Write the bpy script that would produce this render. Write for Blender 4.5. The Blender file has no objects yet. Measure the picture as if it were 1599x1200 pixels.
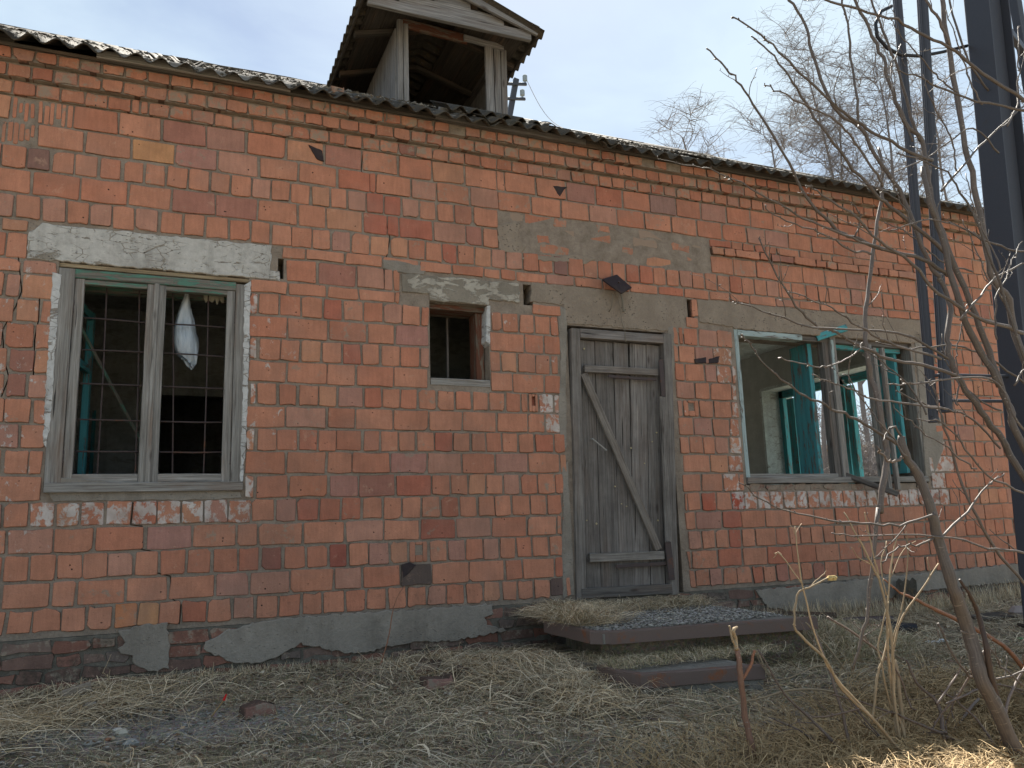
import bpy, bmesh, math, random
import numpy as np
from mathutils import Vector, Matrix
random.seed(7); rng = np.random.default_rng(7)
S = bpy.context.scene
COL = S.collection

# ---------------------------------------------------------------- camera
CF, CYAW, CPITCH, CROLL, CX, CD, CH = 1247.43, .4067, .1796, -.0329, .6605, 5.2385, .51
def _basis():
    f = Vector((math.sin(CYAW)*math.cos(CPITCH), math.cos(CYAW)*math.cos(CPITCH), math.sin(CPITCH)))
    r = Vector((math.cos(CYAW), -math.sin(CYAW), 0)); u = r.cross(f)
    c, s = math.cos(CROLL), math.sin(CROLL)
    return f, c*r+s*u, -s*r+c*u
FV, RV, UV = _basis(); EYE = Vector((CX, -CD, CH))
cam_d = bpy.data.cameras.new('camera'); cam = bpy.data.objects.new('camera', cam_d); COL.objects.link(cam)
cam_d.sensor_width = 36; cam_d.lens = CF/1599*36; cam_d.clip_start = .05; cam_d.clip_end = 3000
cam.matrix_world = Matrix(((RV.x, UV.x, -FV.x, EYE.x), (RV.y, UV.y, -FV.y, EYE.y), (RV.z, UV.z, -FV.z, EYE.z), (0, 0, 0, 1)))
S.camera = cam

# ---------------------------------------------------------------- world, sun, exposure
SUN_EL, SUN_AZ = math.radians(50), math.radians(27)      # azimuth from +y towards +x
w = bpy.data.worlds.new('World'); S.world = w; w.use_nodes = True
nt = w.node_tree; N = nt.nodes; L = nt.links; N.clear()
out = N.new('ShaderNodeOutputWorld'); bg = N.new('ShaderNodeBackground'); sky = N.new('ShaderNodeTexSky')
sky.sky_type = 'NISHITA'; sky.sun_disc = False; sky.sun_elevation = SUN_EL; sky.sun_rotation = SUN_AZ
sky.air_density = 1.0; sky.dust_density = .5; sky.ozone_density = .7
tc = N.new('ShaderNodeTexCoord')
mp = N.new('ShaderNodeMapping'); mp.inputs['Scale'].default_value = (1.3, 1.3, 4.0); mp.inputs['Location'].default_value = (.35, .9, .2)
n1 = N.new('ShaderNodeTexNoise'); n1.inputs['Scale'].default_value = 1.5; n1.inputs['Detail'].default_value = 7; n1.inputs['Roughness'].default_value = .52; n1.inputs['Distortion'].default_value = .3
cr = N.new('ShaderNodeValToRGB'); cr.color_ramp.elements[0].position = .40; cr.color_ramp.elements[1].position = .66
cr.color_ramp.elements[0].color = (.24, .24, .24, 1); cr.color_ramp.elements[1].color = (.93, .93, .93, 1)
mx = N.new('ShaderNodeMix'); mx.data_type = 'RGBA'; mx.inputs['B'].default_value = (6.0, 7.2, 8.1, 1)
L.new(tc.outputs['Generated'], mp.inputs['Vector']); L.new(mp.outputs[0], n1.inputs['Vector']); L.new(n1.outputs['Fac'], cr.inputs[0])
L.new(cr.outputs[0], mx.inputs['Factor']); L.new(sky.outputs[0], mx.inputs['A']); L.new(mx.outputs['Result'], bg.inputs['Color'])
bg.inputs['Strength'].default_value = .040; L.new(bg.outputs[0], out.inputs[0])
sd = bpy.data.lights.new('sun', 'SUN'); sd.energy = 5.0; sd.angle = math.radians(.6); sd.color = (1, .94, .84)
sun = bpy.data.objects.new('sun', sd); COL.objects.link(sun)
sdir = Vector((math.sin(SUN_AZ)*math.cos(SUN_EL), math.cos(SUN_AZ)*math.cos(SUN_EL), math.sin(SUN_EL)))
sun.rotation_euler = sdir.to_track_quat('Z', 'Y').to_euler(); sun.location = sdir*50
S.view_settings.view_transform = 'Standard'; S.view_settings.look = 'None'; S.view_settings.gamma = 1
S.view_settings.use_curve_mapping = False; S.view_settings.exposure = 1.72
S.cycles.max_bounces = 8; S.cycles.diffuse_bounces = 5; S.cycles.use_denoising = True

# ---------------------------------------------------------------- measuring helpers (points traced on known planes of the place)
def ray(px, py): return FV*CF + RV*(px-799.5) - UV*(py-600)
def at(px, py, Y=0.0):
    D = ray(px, py); return EYE + D*((Y+CD)/D.y)
def atz(px, py, Z):
    D = ray(px, py); return EYE + D*((Z-CH)/D.z)
def XA(px, Z, Y=0.0):
    # X on the line (y=Y, z=Z) seen at column px
    a = px-799.5; k = CF*RV-a*FV
    return CX - (k.y*(Y+CD)+k.z*(Z-CH))/k.x
def ground_z(x, y):
    x = np.asarray(x, float); y = np.asarray(y, float)
    z = -.285 + .0*x
    z = z + .13*np.clip((x-6.5)/3, 0, 1) * np.clip(1+y/1.5, 0, 1)
    z = z - .06*np.clip(-y/1.2, 0, 1) - .22*np.clip((-y-2.6)/2.5, 0, 1)
    z = z + .02*np.sin(2.1*x+.7*y) * np.cos(1.7*y-.6*x) + .012*np.sin(5.3*x+1.1) * np.sin(4.7*y+.4)
    z = z + .05*np.exp(-((x-2.55)**2+(y+1.0)**2)/.10) + .07*np.exp(-((x-4.5)**2+(y+.9)**2)/.25)
    return z
def gz(x, y): return float(ground_z(x, y))

# ---------------------------------------------------------------- mesh builder
class MB:
    def __init__(s): s.v = []; s.f = []; s.gc = []; s.tint = []; s.wear = []; s.smooth = False
    def add(s, verts, faces, gc=None, tint=(1, 1, 1), wear=(0, 0, 0)):
        b = len(s.v); s.v += [tuple(p) for p in verts]; s.f += [tuple(b+i for i in f) for f in faces]
        s.gc += [tuple(g) for g in (gc if gc is not None else verts)]
        s.tint += [tuple(tint)+(1,)]*len(verts) if not isinstance(tint, list) else [tuple(t)+(1,) for t in tint]
        s.wear += [tuple(wear)+(1,)]*len(verts) if not isinstance(wear, list) else [tuple(t)+(1,) for t in wear]
        return s
    def beam(s, p0, p1, wd, th, side=None, seg=1, cham=.003, warp=0., tint=(1, 1, 1), taper=1.):
        # board from p0 to p1, wd wide along 'side', th thick across
        p0 = Vector(p0); p1 = Vector(p1); d = (p1-p0); Ln = d.length; d = d/Ln
        side = Vector(side) if side is not None else (Vector((0, 0, 1)) if abs(d.z) < .9 else Vector((1, 0, 0)))
        side = (side - d*side.dot(d)).normalized(); nn = d.cross(side)
        c = min(cham, wd*.3, th*.3); a, b = wd/2, th/2
        prof = [(-a+c, -b), (a-c, -b), (a, -b+c), (a, b-c), (a-c, b), (-a+c, b), (-a, b-c), (-a, -b+c)]
        off = random.uniform(0, 40); vs = []; gs = []; tn = random.uniform(.88, 1.08); tint = tuple(t*tn for t in tint)
        for i in range(seg+1):
            t = i/seg; k = 1+(taper-1)*t; q = p0+d*Ln*t + side*random.uniform(-warp, warp) + nn*random.uniform(-warp, warp)
            for (u, v) in prof:
                vs.append(q+side*u*k+nn*v*k); gs.append((Ln*t+off, u+off*1.7, v+off))
        fs = []
        for i in range(seg):
            for j in range(8): fs.append((i*8+j, i*8+(j+1) % 8, (i+1)*8+(j+1) % 8, (i+1)*8+j))
        fs.append(tuple(range(7, -1, -1))); fs.append(tuple(seg*8+j for j in range(8)))
        return s.add(vs, fs, gs, tint)
    def box(s, x0, x1, y0, y1, z0, z1, tint=(1, 1, 1), wear=(0, 0, 0)):
        v = [(x0, y0, z0), (x1, y0, z0), (x1, y1, z0), (x0, y1, z0), (x0, y0, z1), (x1, y0, z1), (x1, y1, z1), (x0, y1, z1)]
        return s.add(v, [(3, 2, 1, 0), (4, 5, 6, 7), (0, 1, 5, 4), (1, 2, 6, 5), (2, 3, 7, 6), (3, 0, 4, 7)], None, tint, wear)
    def tube(s, pts, rad, n=6, tint=(1, 1, 1), cap=True):
        pts = [Vector(p) for p in pts]; m = len(pts)
        if not hasattr(rad, '__len__'): rad = [rad]*m
        d = (pts[1]-pts[0]).normalized(); up = Vector((0, 0, 1)) if abs(d.z) < .9 else Vector((1, 0, 0))
        s1 = d.cross(up).normalized(); vs = []; gs = []; ln = 0; off = random.uniform(0, 30)
        for i, p in enumerate(pts):
            if i < m-1: d2 = (pts[i+1]-p)
            else: d2 = (p-pts[i-1])
            if 0 < i < m-1: d2 = (pts[i+1]-pts[i-1])
            if d2.length > 1e-9: d = d2.normalized()
            s1 = (s1-d*s1.dot(d)).normalized(); s2 = d.cross(s1)
            if i: ln += (p-pts[i-1]).length
            for j in range(n):
                a = 2*math.pi*j/n; vs.append(p+(s1*math.cos(a)+s2*math.sin(a))*rad[i]); gs.append((ln+off, a*.03, off))
        fs = [(i*n+j, i*n+(j+1) % n, (i+1)*n+(j+1) % n, (i+1)*n+j) for i in range(m-1) for j in range(n)]
        if cap: fs += [tuple(range(n-1, -1, -1)), tuple((m-1)*n+j for j in range(n))]
        return s.add(vs, fs, gs, tint)
    def mesh(s, name, mat):
        me = bpy.data.meshes.new(name); me.from_pydata(s.v, [], s.f); me.update()
        n = len(s.v)
        if n:
            a = me.attributes.new('gc', 'FLOAT_VECTOR', 'POINT'); a.data.foreach_set('vector', np.array(s.gc, 'f').ravel())
            a = me.attributes.new('tint', 'FLOAT_COLOR', 'POINT'); a.data.foreach_set('color', np.array(s.tint, 'f').ravel())
            a = me.attributes.new('wear', 'FLOAT_COLOR', 'POINT'); a.data.foreach_set('color', np.array(s.wear, 'f').ravel())
        if s.smooth: me.shade_smooth()
        me.materials.append(mat); return me
    def obj(s, name, mat, parent=None, **kw):
        # geometry is written in world coordinates: move the origin to the middle of the bottom
        v = np.array(s.v); c = (v.min(0)+v.max(0))/2; c[2] = v[:, 2].min()
        s.v = [tuple(p) for p in v-c]
        me = s.mesh(name, mat); o = bpy.data.objects.new(name, me); COL.objects.link(o)
        put(o, c, parent); tag(o, **kw); return o
WPOS = {}
def put(o, c, parent):
    c = Vector(tuple(float(q) for q in c)); WPOS[o.name] = c
    if parent is not None: o.parent = parent; o.location = c-WPOS[parent.name]
    else: o.location = c
def tag(o, label=None, cat=None, group=None, kind=None):
    if label: o['label'] = label
    if cat: o['category'] = cat
    if group: o['group'] = group
    if kind: o['kind'] = kind
    return o
def empty(name, loc, parent=None, **kw):
    o = bpy.data.objects.new(name, None); COL.objects.link(o); o.empty_display_size = .1; put(o, loc, parent); tag(o, **kw); return o

# ---------------------------------------------------------------- materials
class NB:
    def __init__(s, name):
        s.m = bpy.data.materials.new(name); s.m.use_nodes = True; s.t = s.m.node_tree; s.t.nodes.clear()
        s.o = s.n('OutputMaterial'); s.p = s.n('BsdfPrincipled'); s.t.links.new(s.p.outputs[0], s.o.inputs[0])
        s.p.inputs['Roughness'].default_value = .85; s.p.inputs['Specular IOR Level'].default_value = .25
    def n(s, t, **kw):
        q = s.t.nodes.new('ShaderNode'+t)
        for k, v in kw.items(): setattr(q, k, v)
        return q
    def l(s, a, b): s.t.links.new(a, b)
    def pos(s): return s.n('NewGeometry').outputs['Position']
    def attr(s, nm): return s.n('Attribute', attribute_name=nm).outputs
    def scale(s, v, sc):
        q = s.n('Mapping'); q.inputs['Scale'].default_value = sc; s.l(v, q.inputs[0]); return q.outputs[0]
    def noise(s, v, sc, det=4, rough=.6, dist=0.):
        q = s.n('TexNoise'); s.l(v, q.inputs['Vector']); q.inputs['Scale'].default_value = sc; q.inputs['Detail'].default_value = det
        q.inputs['Roughness'].default_value = rough; q.inputs['Distortion'].default_value = dist; return q.outputs['Fac']
    def vor(s, v, sc, feat='F1', out='Distance'):
        q = s.n('TexVoronoi', feature=feat); s.l(v, q.inputs['Vector']); q.inputs['Scale'].default_value = sc; return q.outputs[out]
    def ramp(s, f, a, b, lo=0., hi=1.):
        q = s.n('MapRange'); s.l(f, q.inputs['Value']); q.inputs['From Min'].default_value = a; q.inputs['From Max'].default_value = b
        q.inputs['To Min'].default_value = lo; q.inputs['To Max'].default_value = hi; q.inputs['Value'].default_value = 0; s.l(f, q.inputs['Value']); return q.outputs[0]
    def math(s, op, a, b=None):
        q = s.n('Math', operation=op)
        for i, z in enumerate((a, b)):
            if z is None: continue
            if isinstance(z, (int, float)): q.inputs[i].default_value = z
            else: s.l(z, q.inputs[i])
        return q.outputs[0]
    def mix(s, f, a, b, mode='MIX'):
        q = s.n('Mix', data_type='RGBA', blend_type=mode)
        for nm, z in (('Factor', f), ('A', a), ('B', b)):
            i = q.inputs[nm] if nm == 'Factor' else [x for x in q.inputs if x.name == nm and x.type == 'RGBA'][0]
            if nm == 'Factor': i = q.inputs[0]
            if isinstance(z, (int, float)): i.default_value = z
            elif isinstance(z, tuple): i.default_value = z+(1,) if len(z) == 3 else z
            else: s.l(z, i)
        return [x for x in q.outputs if x.type == 'RGBA'][0]
    def val(s, f, lo, hi):   # grey factor colour
        r = s.ramp(f, 0, 1, lo, hi); q = s.n('CombineColor')
        for i in range(3): s.l(r, q.inputs[i])
        return q.outputs[0]
    def col(s, c):
        if isinstance(c, tuple): s.p.inputs['Base Color'].default_value = c+(1,)
        else: s.l(c, s.p.inputs['Base Color'])
        return s
    def bump(s, h, st=.5, d=.01):
        q = s.n('Bump'); q.inputs['Strength'].default_value = st; q.inputs['Distance'].default_value = d; s.l(h, q.inputs['Height']); s.l(q.outputs[0], s.p.inputs['Normal']); return s
    def set(s, **kw):
        for k, v in kw.items(): s.p.inputs[k.replace('_', ' ')].default_value = v
        return s
def sep(b, c, i):
    q = b.n('SeparateColor'); b.l(c, q.inputs[0]); return q.outputs[i]

def mat_brick(name='brick_clay', dark=0.):
    b = NB(name); P = b.pos(); tint = b.attr('tint')['Color']; wr = b.attr('wear')['Color']
    big = b.noise(P, 7, 4, .6); st = b.noise(b.scale(P, (60, 60, 7)), 1, 3, .6); fine = b.noise(P, 160, 3, .7)
    c = b.mix(1., tint, b.val(big, .62, 1.36), 'MULTIPLY')
    c = b.mix(.05, c, (.36, .29, .24)); c = b.mix(.35, c, b.val(st, .45, 1.5), 'MULTIPLY')
    c = b.mix(.4, c, b.val(fine, .5, 1.5), 'MULTIPLY')
    blot = b.ramp(b.noise(P, 3.1, 3, .5), .52, .72)
    c = b.mix(b.math('MULTIPLY', blot, .35), c, (.33, .20, .155))
    stn = b.ramp(b.noise(b.scale(P, (1, 1, .45)), 1.3, 6, .7), .50, .72); c = b.mix(b.math('MULTIPLY', stn, .45), c, (.20, .12, .09))
    bl2 = b.ramp(b.noise(P, 12, 6, .75, .4), .60, .68); c = b.mix(b.math('MULTIPLY', bl2, .4), c, (.56, .36, .25))
    pores = b.ramp(b.math('ADD', b.vor(P, 26), b.math('MULTIPLY', b.noise(P, 60, 2), -.12)), .09, .03)
    pm = b.math('MULTIPLY', pores, b.ramp(b.noise(P, 7, 3, .6), .55, .62))
    c = b.mix(pm, c, (.03, .02, .018))
    # mortar smears, dirt with painted crevice shade at block edges, paint
    ms = b.ramp(b.math('ADD', b.noise(P, 16, 6, .72), b.math('MULTIPLY', sep(b, wr, 2), .34)), .66, .74)
    c = b.mix(b.math('MULTIPLY', ms, .8), c, (.29, .245, .19))
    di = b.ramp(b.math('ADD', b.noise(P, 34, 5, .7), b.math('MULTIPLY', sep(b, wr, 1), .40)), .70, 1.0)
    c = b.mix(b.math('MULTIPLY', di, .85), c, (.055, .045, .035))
    pn = b.noise(b.scale(P, (1, 1, .75)), 17, 6, .68, .3)
    pa = b.ramp(b.math('ADD', pn, b.math('MULTIPLY', sep(b, wr, 0), .30)), .735, .80)
    c = b.mix(b.math('MULTIPLY', pa, .85), c, b.mix(b.ramp(big, .35, .65), (.42, .36, .32), (.66, .64, .61)))
    b.col(c); h = b.math('ADD', b.math('MULTIPLY', fine, .4), b.math('SUBTRACT', b.noise(P, 45, 4, .6), pm)); h = b.math('ADD', h, b.math('MULTIPLY', pa, .4))
    return b.bump(h, .7, .006).set(Roughness=.9).m
def mat_mortar(name='mortar', c0=(.34, .285, .23), c1=(.20, .16, .125), st=.8, sc=1.):
    b = NB(name); P = b.pos(); a = b.noise(P, 9*sc, 6, .7); f = b.noise(P, 75*sc, 4, .7)
    c = b.mix(b.ramp(a, .35, .7), c1, c0); c = b.mix(.5, c, b.val(f, .5, 1.5), 'MULTIPLY')
    pit = b.ramp(b.vor(P, 60*sc), .16, .05); pit = b.math('MULTIPLY', pit, b.ramp(b.noise(P, 14*sc, 2), .5, .6))
    c = b.mix(pit, c, (.05, .04, .03))
    return b.col(c).bump(b.math('SUBTRACT', b.math('ADD', a, b.math('MULTIPLY', f, .6)), pit), st, .012).m
def mat_plaster(name, base, paint=None, amt=.5, dirt=(.12, .10, .08), st=.6, peel_scale=(1, 1, 2.2), pits=.3):
    b = NB(name); P = b.pos(); a = b.noise(P, 5, 6, .65); f = b.noise(P, 90, 4, .7); m = b.noise(P, 24, 5, .7)
    c = b.mix(b.ramp(a, .3, .75), tuple(x*.7 for x in base), base); c = b.mix(.45, c, b.val(f, .55, 1.45), 'MULTIPLY')
    h = b.math('ADD', m, b.math('MULTIPLY', f, .35))
    if paint:
        pn = b.noise(b.scale(P, peel_scale), 6.5, 8, .7, .5); pa = b.ramp(pn, amt, amt-.03)
        pc = b.mix(b.ramp(m, .3, .75), tuple(x*.72 for x in paint), paint)
        ck = b.ramp(b.vor(b.scale(P, (1, 1, 2)), 11, 'DISTANCE_TO_EDGE'), .035, .012); ck = b.math('MULTIPLY', ck, b.ramp(a, .48, .56))
        pa = b.math('MULTIPLY', pa, b.math('SUBTRACT', 1., ck)); c = b.mix(pa, c, pc); h = b.math('ADD', h, b.math('MULTIPLY', pa, .8))
    d = b.ramp(b.noise(P, 2.6, 7, .75), .5, .8, 0, .75); c = b.mix(d, c, dirt)
    rn_ = b.ramp(b.noise(b.scale(P, (7, 7, .8)), 1, 5, .65), .52, .75, 0, .5); c = b.mix(rn_, c, dirt)
    pit = b.math('MULTIPLY', b.ramp(b.math('ADD', b.vor(b.scale(P, (1, 1, 2.4)), 30), b.math('MULTIPLY', m, -.25)), .10, -.02), b.math('MULTIPLY', b.ramp(b.noise(P, 5, 4, .6), .47, .56), pits)); c = b.mix(pit, c, (.035, .03, .025))
    return b.col(c).bump(b.math('SUBTRACT', h, pit), st, .01).m
def mat_wood(name, light=(.30, .285, .27), dark=(.10, .092, .088), paint=None, amt=.5, brown=.3, dirt=0.):
    b = NB(name); g = b.attr('gc')['Vector']; tint = b.attr('tint')['Color']
    gr = b.noise(b.scale(g, (3.0, 90, 90)), 1, 6, .7, .4); ring = b.noise(b.scale(g, (1.1, 22, 22)), 1, 3, .6, 1.2)
    fine = b.noise(b.scale(g, (14, 420, 420)), 1, 3, .6)
    c = b.mix(b.ramp(gr, .28, .72), dark, light); c = b.mix(.6, c, b.val(ring, .4, 1.55), 'MULTIPLY'); c = b.mix(.35, c, b.val(fine, .4, 1.6), 'MULTIPLY')
    br = b.ramp(b.noise(b.scale(g, (1.6, 9, 9)), 1, 4, .6), .5, .75, 0, brown); c = b.mix(br, c, (.19, .11, .065))
    kn = b.ramp(b.vor(b.scale(g, (2.6, 9, 9)), 1), .13, .05); c = b.mix(b.math('MULTIPLY', kn, .7), c, (.045, .03, .025))
    h = b.math('ADD', gr, b.math('MULTIPLY', fine, .5)); crk = b.ramp(b.noise(b.scale(g, (2.2, 60, 60)), 1, 2, .5, .2), .33, .27)
    c = b.mix(b.math('MULTIPLY', crk, .85), c, (.015, .013, .012)); h = b.math('SUBTRACT', h, b.math('MULTIPLY', crk, 2.))
    if paint:
        pn = b.noise(b.scale(g, (5, 34, 34)), 1, 7, .72, .4); pa = b.ramp(pn, amt, amt-.035)
        pc = b.mix(b.ramp(ring, .3, .7), tuple(x*.72 for x in paint), paint)
        c = b.mix(pa, c, pc); h = b.math('ADD', h, b.math('MULTIPLY', pa, 1.2))
    if dirt: c = b.mix(b.ramp(b.noise(b.pos(), 3.4, 5, .7), .45, .7, 0, dirt), c, (.05, .04, .035))
    c = b.mix(1., c, tint, 'MULTIPLY')
    return b.col(c).bump(h, .55, .004).set(Roughness=.8).m
def mat_asb():
    b = NB('asbestos_cement'); P = b.pos(); a = b.noise(P, 4, 6, .7); f = b.noise(P, 60, 4, .7); l = b.noise(P, 15, 6, .75)
    c = b.mix(b.ramp(a, .35, .65), (.055, .046, .037), (.10, .088, .072)); c = b.mix(.6, c, b.val(f, .4, 1.6), 'MULTIPLY')
    c = b.mix(b.ramp(l, .53, .62, 0, .8), c, (.12, .085, .045)); c = b.mix(b.ramp(b.noise(P, 32, 4, .7), .60, .68, 0, .8), c, (.16, .145, .12))
    c = b.mix(b.ramp(b.noise(P, 8, 5, .75), .52, .66, 0, .8), c, (.045, .042, .03))
    return b.col(c).bump(b.math('ADD', l, b.math('MULTIPLY', f, .5)), .9, .012).m
def mat_metal(name, base, rust=(.16, .06, .03), amt=.55, rough=.55, metallic=0., sc=1.):
    b = NB(name); P = b.pos(); n = b.noise(P, 7*sc, 7, .72); f = b.noise(P, 110, 3, .7)
    c = b.mix(b.ramp(n, amt, amt+.12), base, rust); c = b.mix(.3, c, b.val(f, .5, 1.5), 'MULTIPLY')
    return b.col(c).bump(b.math('ADD', b.math('MULTIPLY', n, .6), b.math('MULTIPLY', f, .4)), .25, .003).set(Roughness=rough, Metallic=metallic).m
def mat_tint(name, rough=.85, bump=0., trans=0., var=.5):
    b = NB(name); c = b.attr('tint')['Color']; P = b.pos()
    if var: c = b.mix(var, c, b.val(b.noise(P, 30, 4, .7), .4, 1.6), 'MULTIPLY')
    b.col(c).set(Roughness=rough)
    if bump: b.bump(b.noise(P, 120, 4, .7), bump, .004)
    return b.m
def mat_ground():
    b = NB('soil'); P = b.pos(); a = b.noise(P, 1.7, 6, .7); f = b.noise(P, 60, 5, .75); g = b.noise(P, 6, 6, .75)
    c = b.mix(b.ramp(a, .35, .65), (.22, .18, .13), (.42, .35, .25)); c = b.mix(b.ramp(g, .5, .7, 0, .8), c, (.09, .10, .045))
    q = b.n('Mapping'); q.inputs['Location'].default_value = (-.75/.8, 1.0/.36, 0); q.inputs['Scale'].default_value = (1/.8, 1/.36, 0); b.l(P, q.inputs[0]); ln = b.n('VectorMath', operation='LENGTH'); b.l(q.outputs[0], ln.inputs[0])
    du = b.math('MULTIPLY', b.ramp(b.math('ADD', ln.outputs['Value'], b.math('MULTIPLY', g, .9)), 1.45, .9), .85); c = b.mix(du, c, (.42, .385, .34))
    c = b.mix(.7, c, b.val(f, .3, 1.7), 'MULTIPLY')
    v = b.vor(P, 70, 'F1', 'Color'); c = b.mix(.25, c, v, 'MULTIPLY')
    return b.col(c).bump(b.math('ADD', f, b.math('MULTIPLY', b.vor(P, 60), -.6)), 1., .02).m
def mat_bark(name, c0=(.21, .175, .145), c1=(.09, .07, .058), rough=.6):
    b = NB(name); P = b.pos(); g = b.attr('gc')['Vector']; t = b.attr('tint')['Color']
    n = b.noise(b.scale(g, (9, 120, 9)), 1, 5, .7); m = b.noise(P, 40, 4, .7)
    c = b.mix(b.ramp(n, .3, .7), c1, c0); c = b.mix(.5, c, b.val(m, .4, 1.6), 'MULTIPLY')
    ln = b.ramp(b.noise(b.scale(g, (170, 20, 1)), 1, 2, .5), .66, .7, 0, .6); c = b.mix(ln, c, (.34, .29, .23))
    c = b.mix(1., c, t, 'MULTIPLY')
    return b.col(c).bump(b.math('ADD', n, m), .4, .003).set(Roughness=rough, Specular_IOR_Level=.5).m

M = dict(brick=mat_brick(), mortar=mat_mortar(), mortar2=mat_mortar('pointing_mortar', (.29, .255, .205), (.2, .17, .13), .6, .7),
         lintel=mat_plaster('lintel_whitewash', (.33, .29, .235), (.60, .58, .54), .63, pits=.9),
         lintel2=mat_plaster('lintel_worn_whitewash', (.30, .265, .215), (.50, .46, .39), .50),
         rough=mat_plaster('rough_concrete', (.34, .28, .22), dirt=(.20, .155, .12), st=1., pits=1.),
         render_=mat_plaster('cement_render', (.33, .295, .25), dirt=(.12, .10, .08), st=.9),
         limewash=mat_plaster('limewash', (.33, .29, .25), (.66, .655, .64), .60),
         room=mat_plaster('room_plaster', (.56, .57, .53), (.68, .71, .68), .58, dirt=(.16, .16, .14), st=.3),
         roomdark=mat_plaster('room_paint', (.26, .27, .24), (.33, .345, .31), .55, dirt=(.08, .08, .07), st=.3),
         reveal=mat_plaster('whitewashed_reveal', (.42, .43, .40), (.68, .74, .72), .62, dirt=(.3, .32, .3), st=.4),
         wood=mat_wood('weathered_wood', (.36, .35, .34), (.10, .095, .092)), wooddark=mat_wood('weathered_wood_dark', (.20, .185, .17), (.06, .052, .048), brown=.5),
         woodframe=mat_wood('weathered_frame', (.40, .385, .36), (.10, .088, .075), brown=.6),
         doorwood=mat_wood('door_boards', (.29, .268, .245), (.085, .074, .066), brown=.25, dirt=.4),
         teal=mat_wood('teal_painted_wood', (.25, .24, .22), (.09, .08, .07), (.10, .39, .43), .58),
         green=mat_wood('green_painted_wood', (.25, .235, .2), (.1, .09, .075), (.12, .25, .19), .50),
         pale=mat_wood('pale_painted_wood', (.27, .25, .22), (.1, .09, .08), (.42, .52, .52), .56),
         oldred=mat_wood('brown_painted_wood', (.22, .18, .14), (.09, .07, .05), (.16, .065, .04), .55),
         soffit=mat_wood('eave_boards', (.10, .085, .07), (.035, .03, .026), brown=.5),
         asb=mat_asb(), rust=mat_metal('rusty_steel', (.07, .052, .05), (.15, .065, .035), .56),
         iron=mat_metal('painted_angle_iron', (.15, .11, .095), (.24, .09, .04), .57), post=mat_metal('blue_grey_steel', (.055, .06, .075), (.06, .055, .06), .6, .5),
         black=mat_metal('black_pipe', (.02, .022, .028), (.05, .04, .035), .62, .4), plate=mat_metal('dark_plate', (.035, .025, .028), (.055, .04, .035), .5, .7),
         stone=mat_tint('stone', .9, .6), straw=mat_tint('straw', .75, 0, 0, .25), soil=mat_ground(),
         bark=mat_bark('smooth_bark', (.16, .13, .11), (.075, .058, .05)), twig=mat_bark('twig_bark', (.19, .14, .11), (.11, .075, .06), .5), drystem=mat_bark('dry_stalk', (.42, .33, .21), (.27, .19, .115), .85),
         birch=mat_bark('birch_twigs', (.22, .20, .20), (.12, .11, .11), .9), wire=mat_metal('wire', (.20, .17, .13), (.1, .06, .04), .6),  # birch twig colour paled to stand in for distance haze
         redbark=mat_bark('red_twig_bark', (.30, .14, .075), (.19, .08, .045), .6))
def mat_bag():
    b = NB('polythene'); P = b.pos(); n = b.noise(b.scale(P, (24, 24, 5)), 1, 4, .6)
    b.col(b.mix(b.ramp(n, .35, .7), (.50, .58, .66), (.78, .84, .88))).bump(n, .9, .02).set(Roughness=.3, Specular_IOR_Level=.5)
    tr = b.n('BsdfTransparent'); mxs = b.n('MixShader'); mxs.inputs[0].default_value = .28; b.l(b.p.outputs[0], mxs.inputs[1]); b.l(tr.outputs[0], mxs.inputs[2]); b.l(mxs.outputs[0], b.o.inputs[0])
    return b.m
M['bag'] = mat_bag()

# ================================================================ SKY-SIDE GROUND (structure)
def build_ground():
    xs = np.concatenate([np.linspace(-400, -8, 12), np.linspace(-6, -1.5, 10), np.arange(-1.3, 11, .06), np.linspace(11.3, 30, 30), np.linspace(40, 500, 10)])
    ys = np.concatenate([np.linspace(-300, -10, 10), np.linspace(-8, -4.2, 10), np.arange(-4.1, .6, .06), np.linspace(.8, 12, 12), np.linspace(16, 800, 14)])
    X, Y = np.meshgrid(xs, ys); Z = ground_z(X, Y); near = (np.abs(X-4) < 8) & (Y > -5) & (Y < 1)
    Z = Z + np.where(near, rng.normal(0, .006, Z.shape), 0)
    nx, ny = len(xs), len(ys); V = np.stack([X, Y, Z], -1).reshape(-1, 3)
    i = np.arange(ny-1)[:, None]*nx+np.arange(nx-1)[None]; F = np.stack([i, i+1, i+nx+1, i+nx], -1).reshape(-1, 4)
    me = bpy.data.meshes.new('ground'); me.from_pydata(V.tolist(), [], F.tolist()); me.shade_smooth(); me.materials.append(M['soil'])
    o = bpy.data.objects.new('ground', me); COL.objects.link(o); tag(o, 'dry trampled soil of the yard in front of the brick building', kind='structure')
build_ground()

# ================================================================ THE BUILDING
WALL_X0, WALL_X1 = -2.2, 8.75
BLD = empty('brick_building', (3.2, 0, -.3), label='long abandoned single storey orange brick building under a corrugated roof', cat='building')
TOP = {0: .024, 1: .162, 2: .307, 3: .456, 4: .599, 5: .747, 6: .896, 7: 1.044, 8: 1.189, 9: 1.337, 10: 1.482, 11: 1.628, 12: 1.779, 13: 1.927,
       14: 2.077, 14.5: 2.166, 15: 2.327, 15.5: 2.410, 16: 2.563, 17: 2.722, 18: 2.872, 19: 3.025, 20: 3.189}
KEYS = list(TOP)
def zr(k): return TOP[KEYS[KEYS.index(k)-1]], TOP[k]
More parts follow.
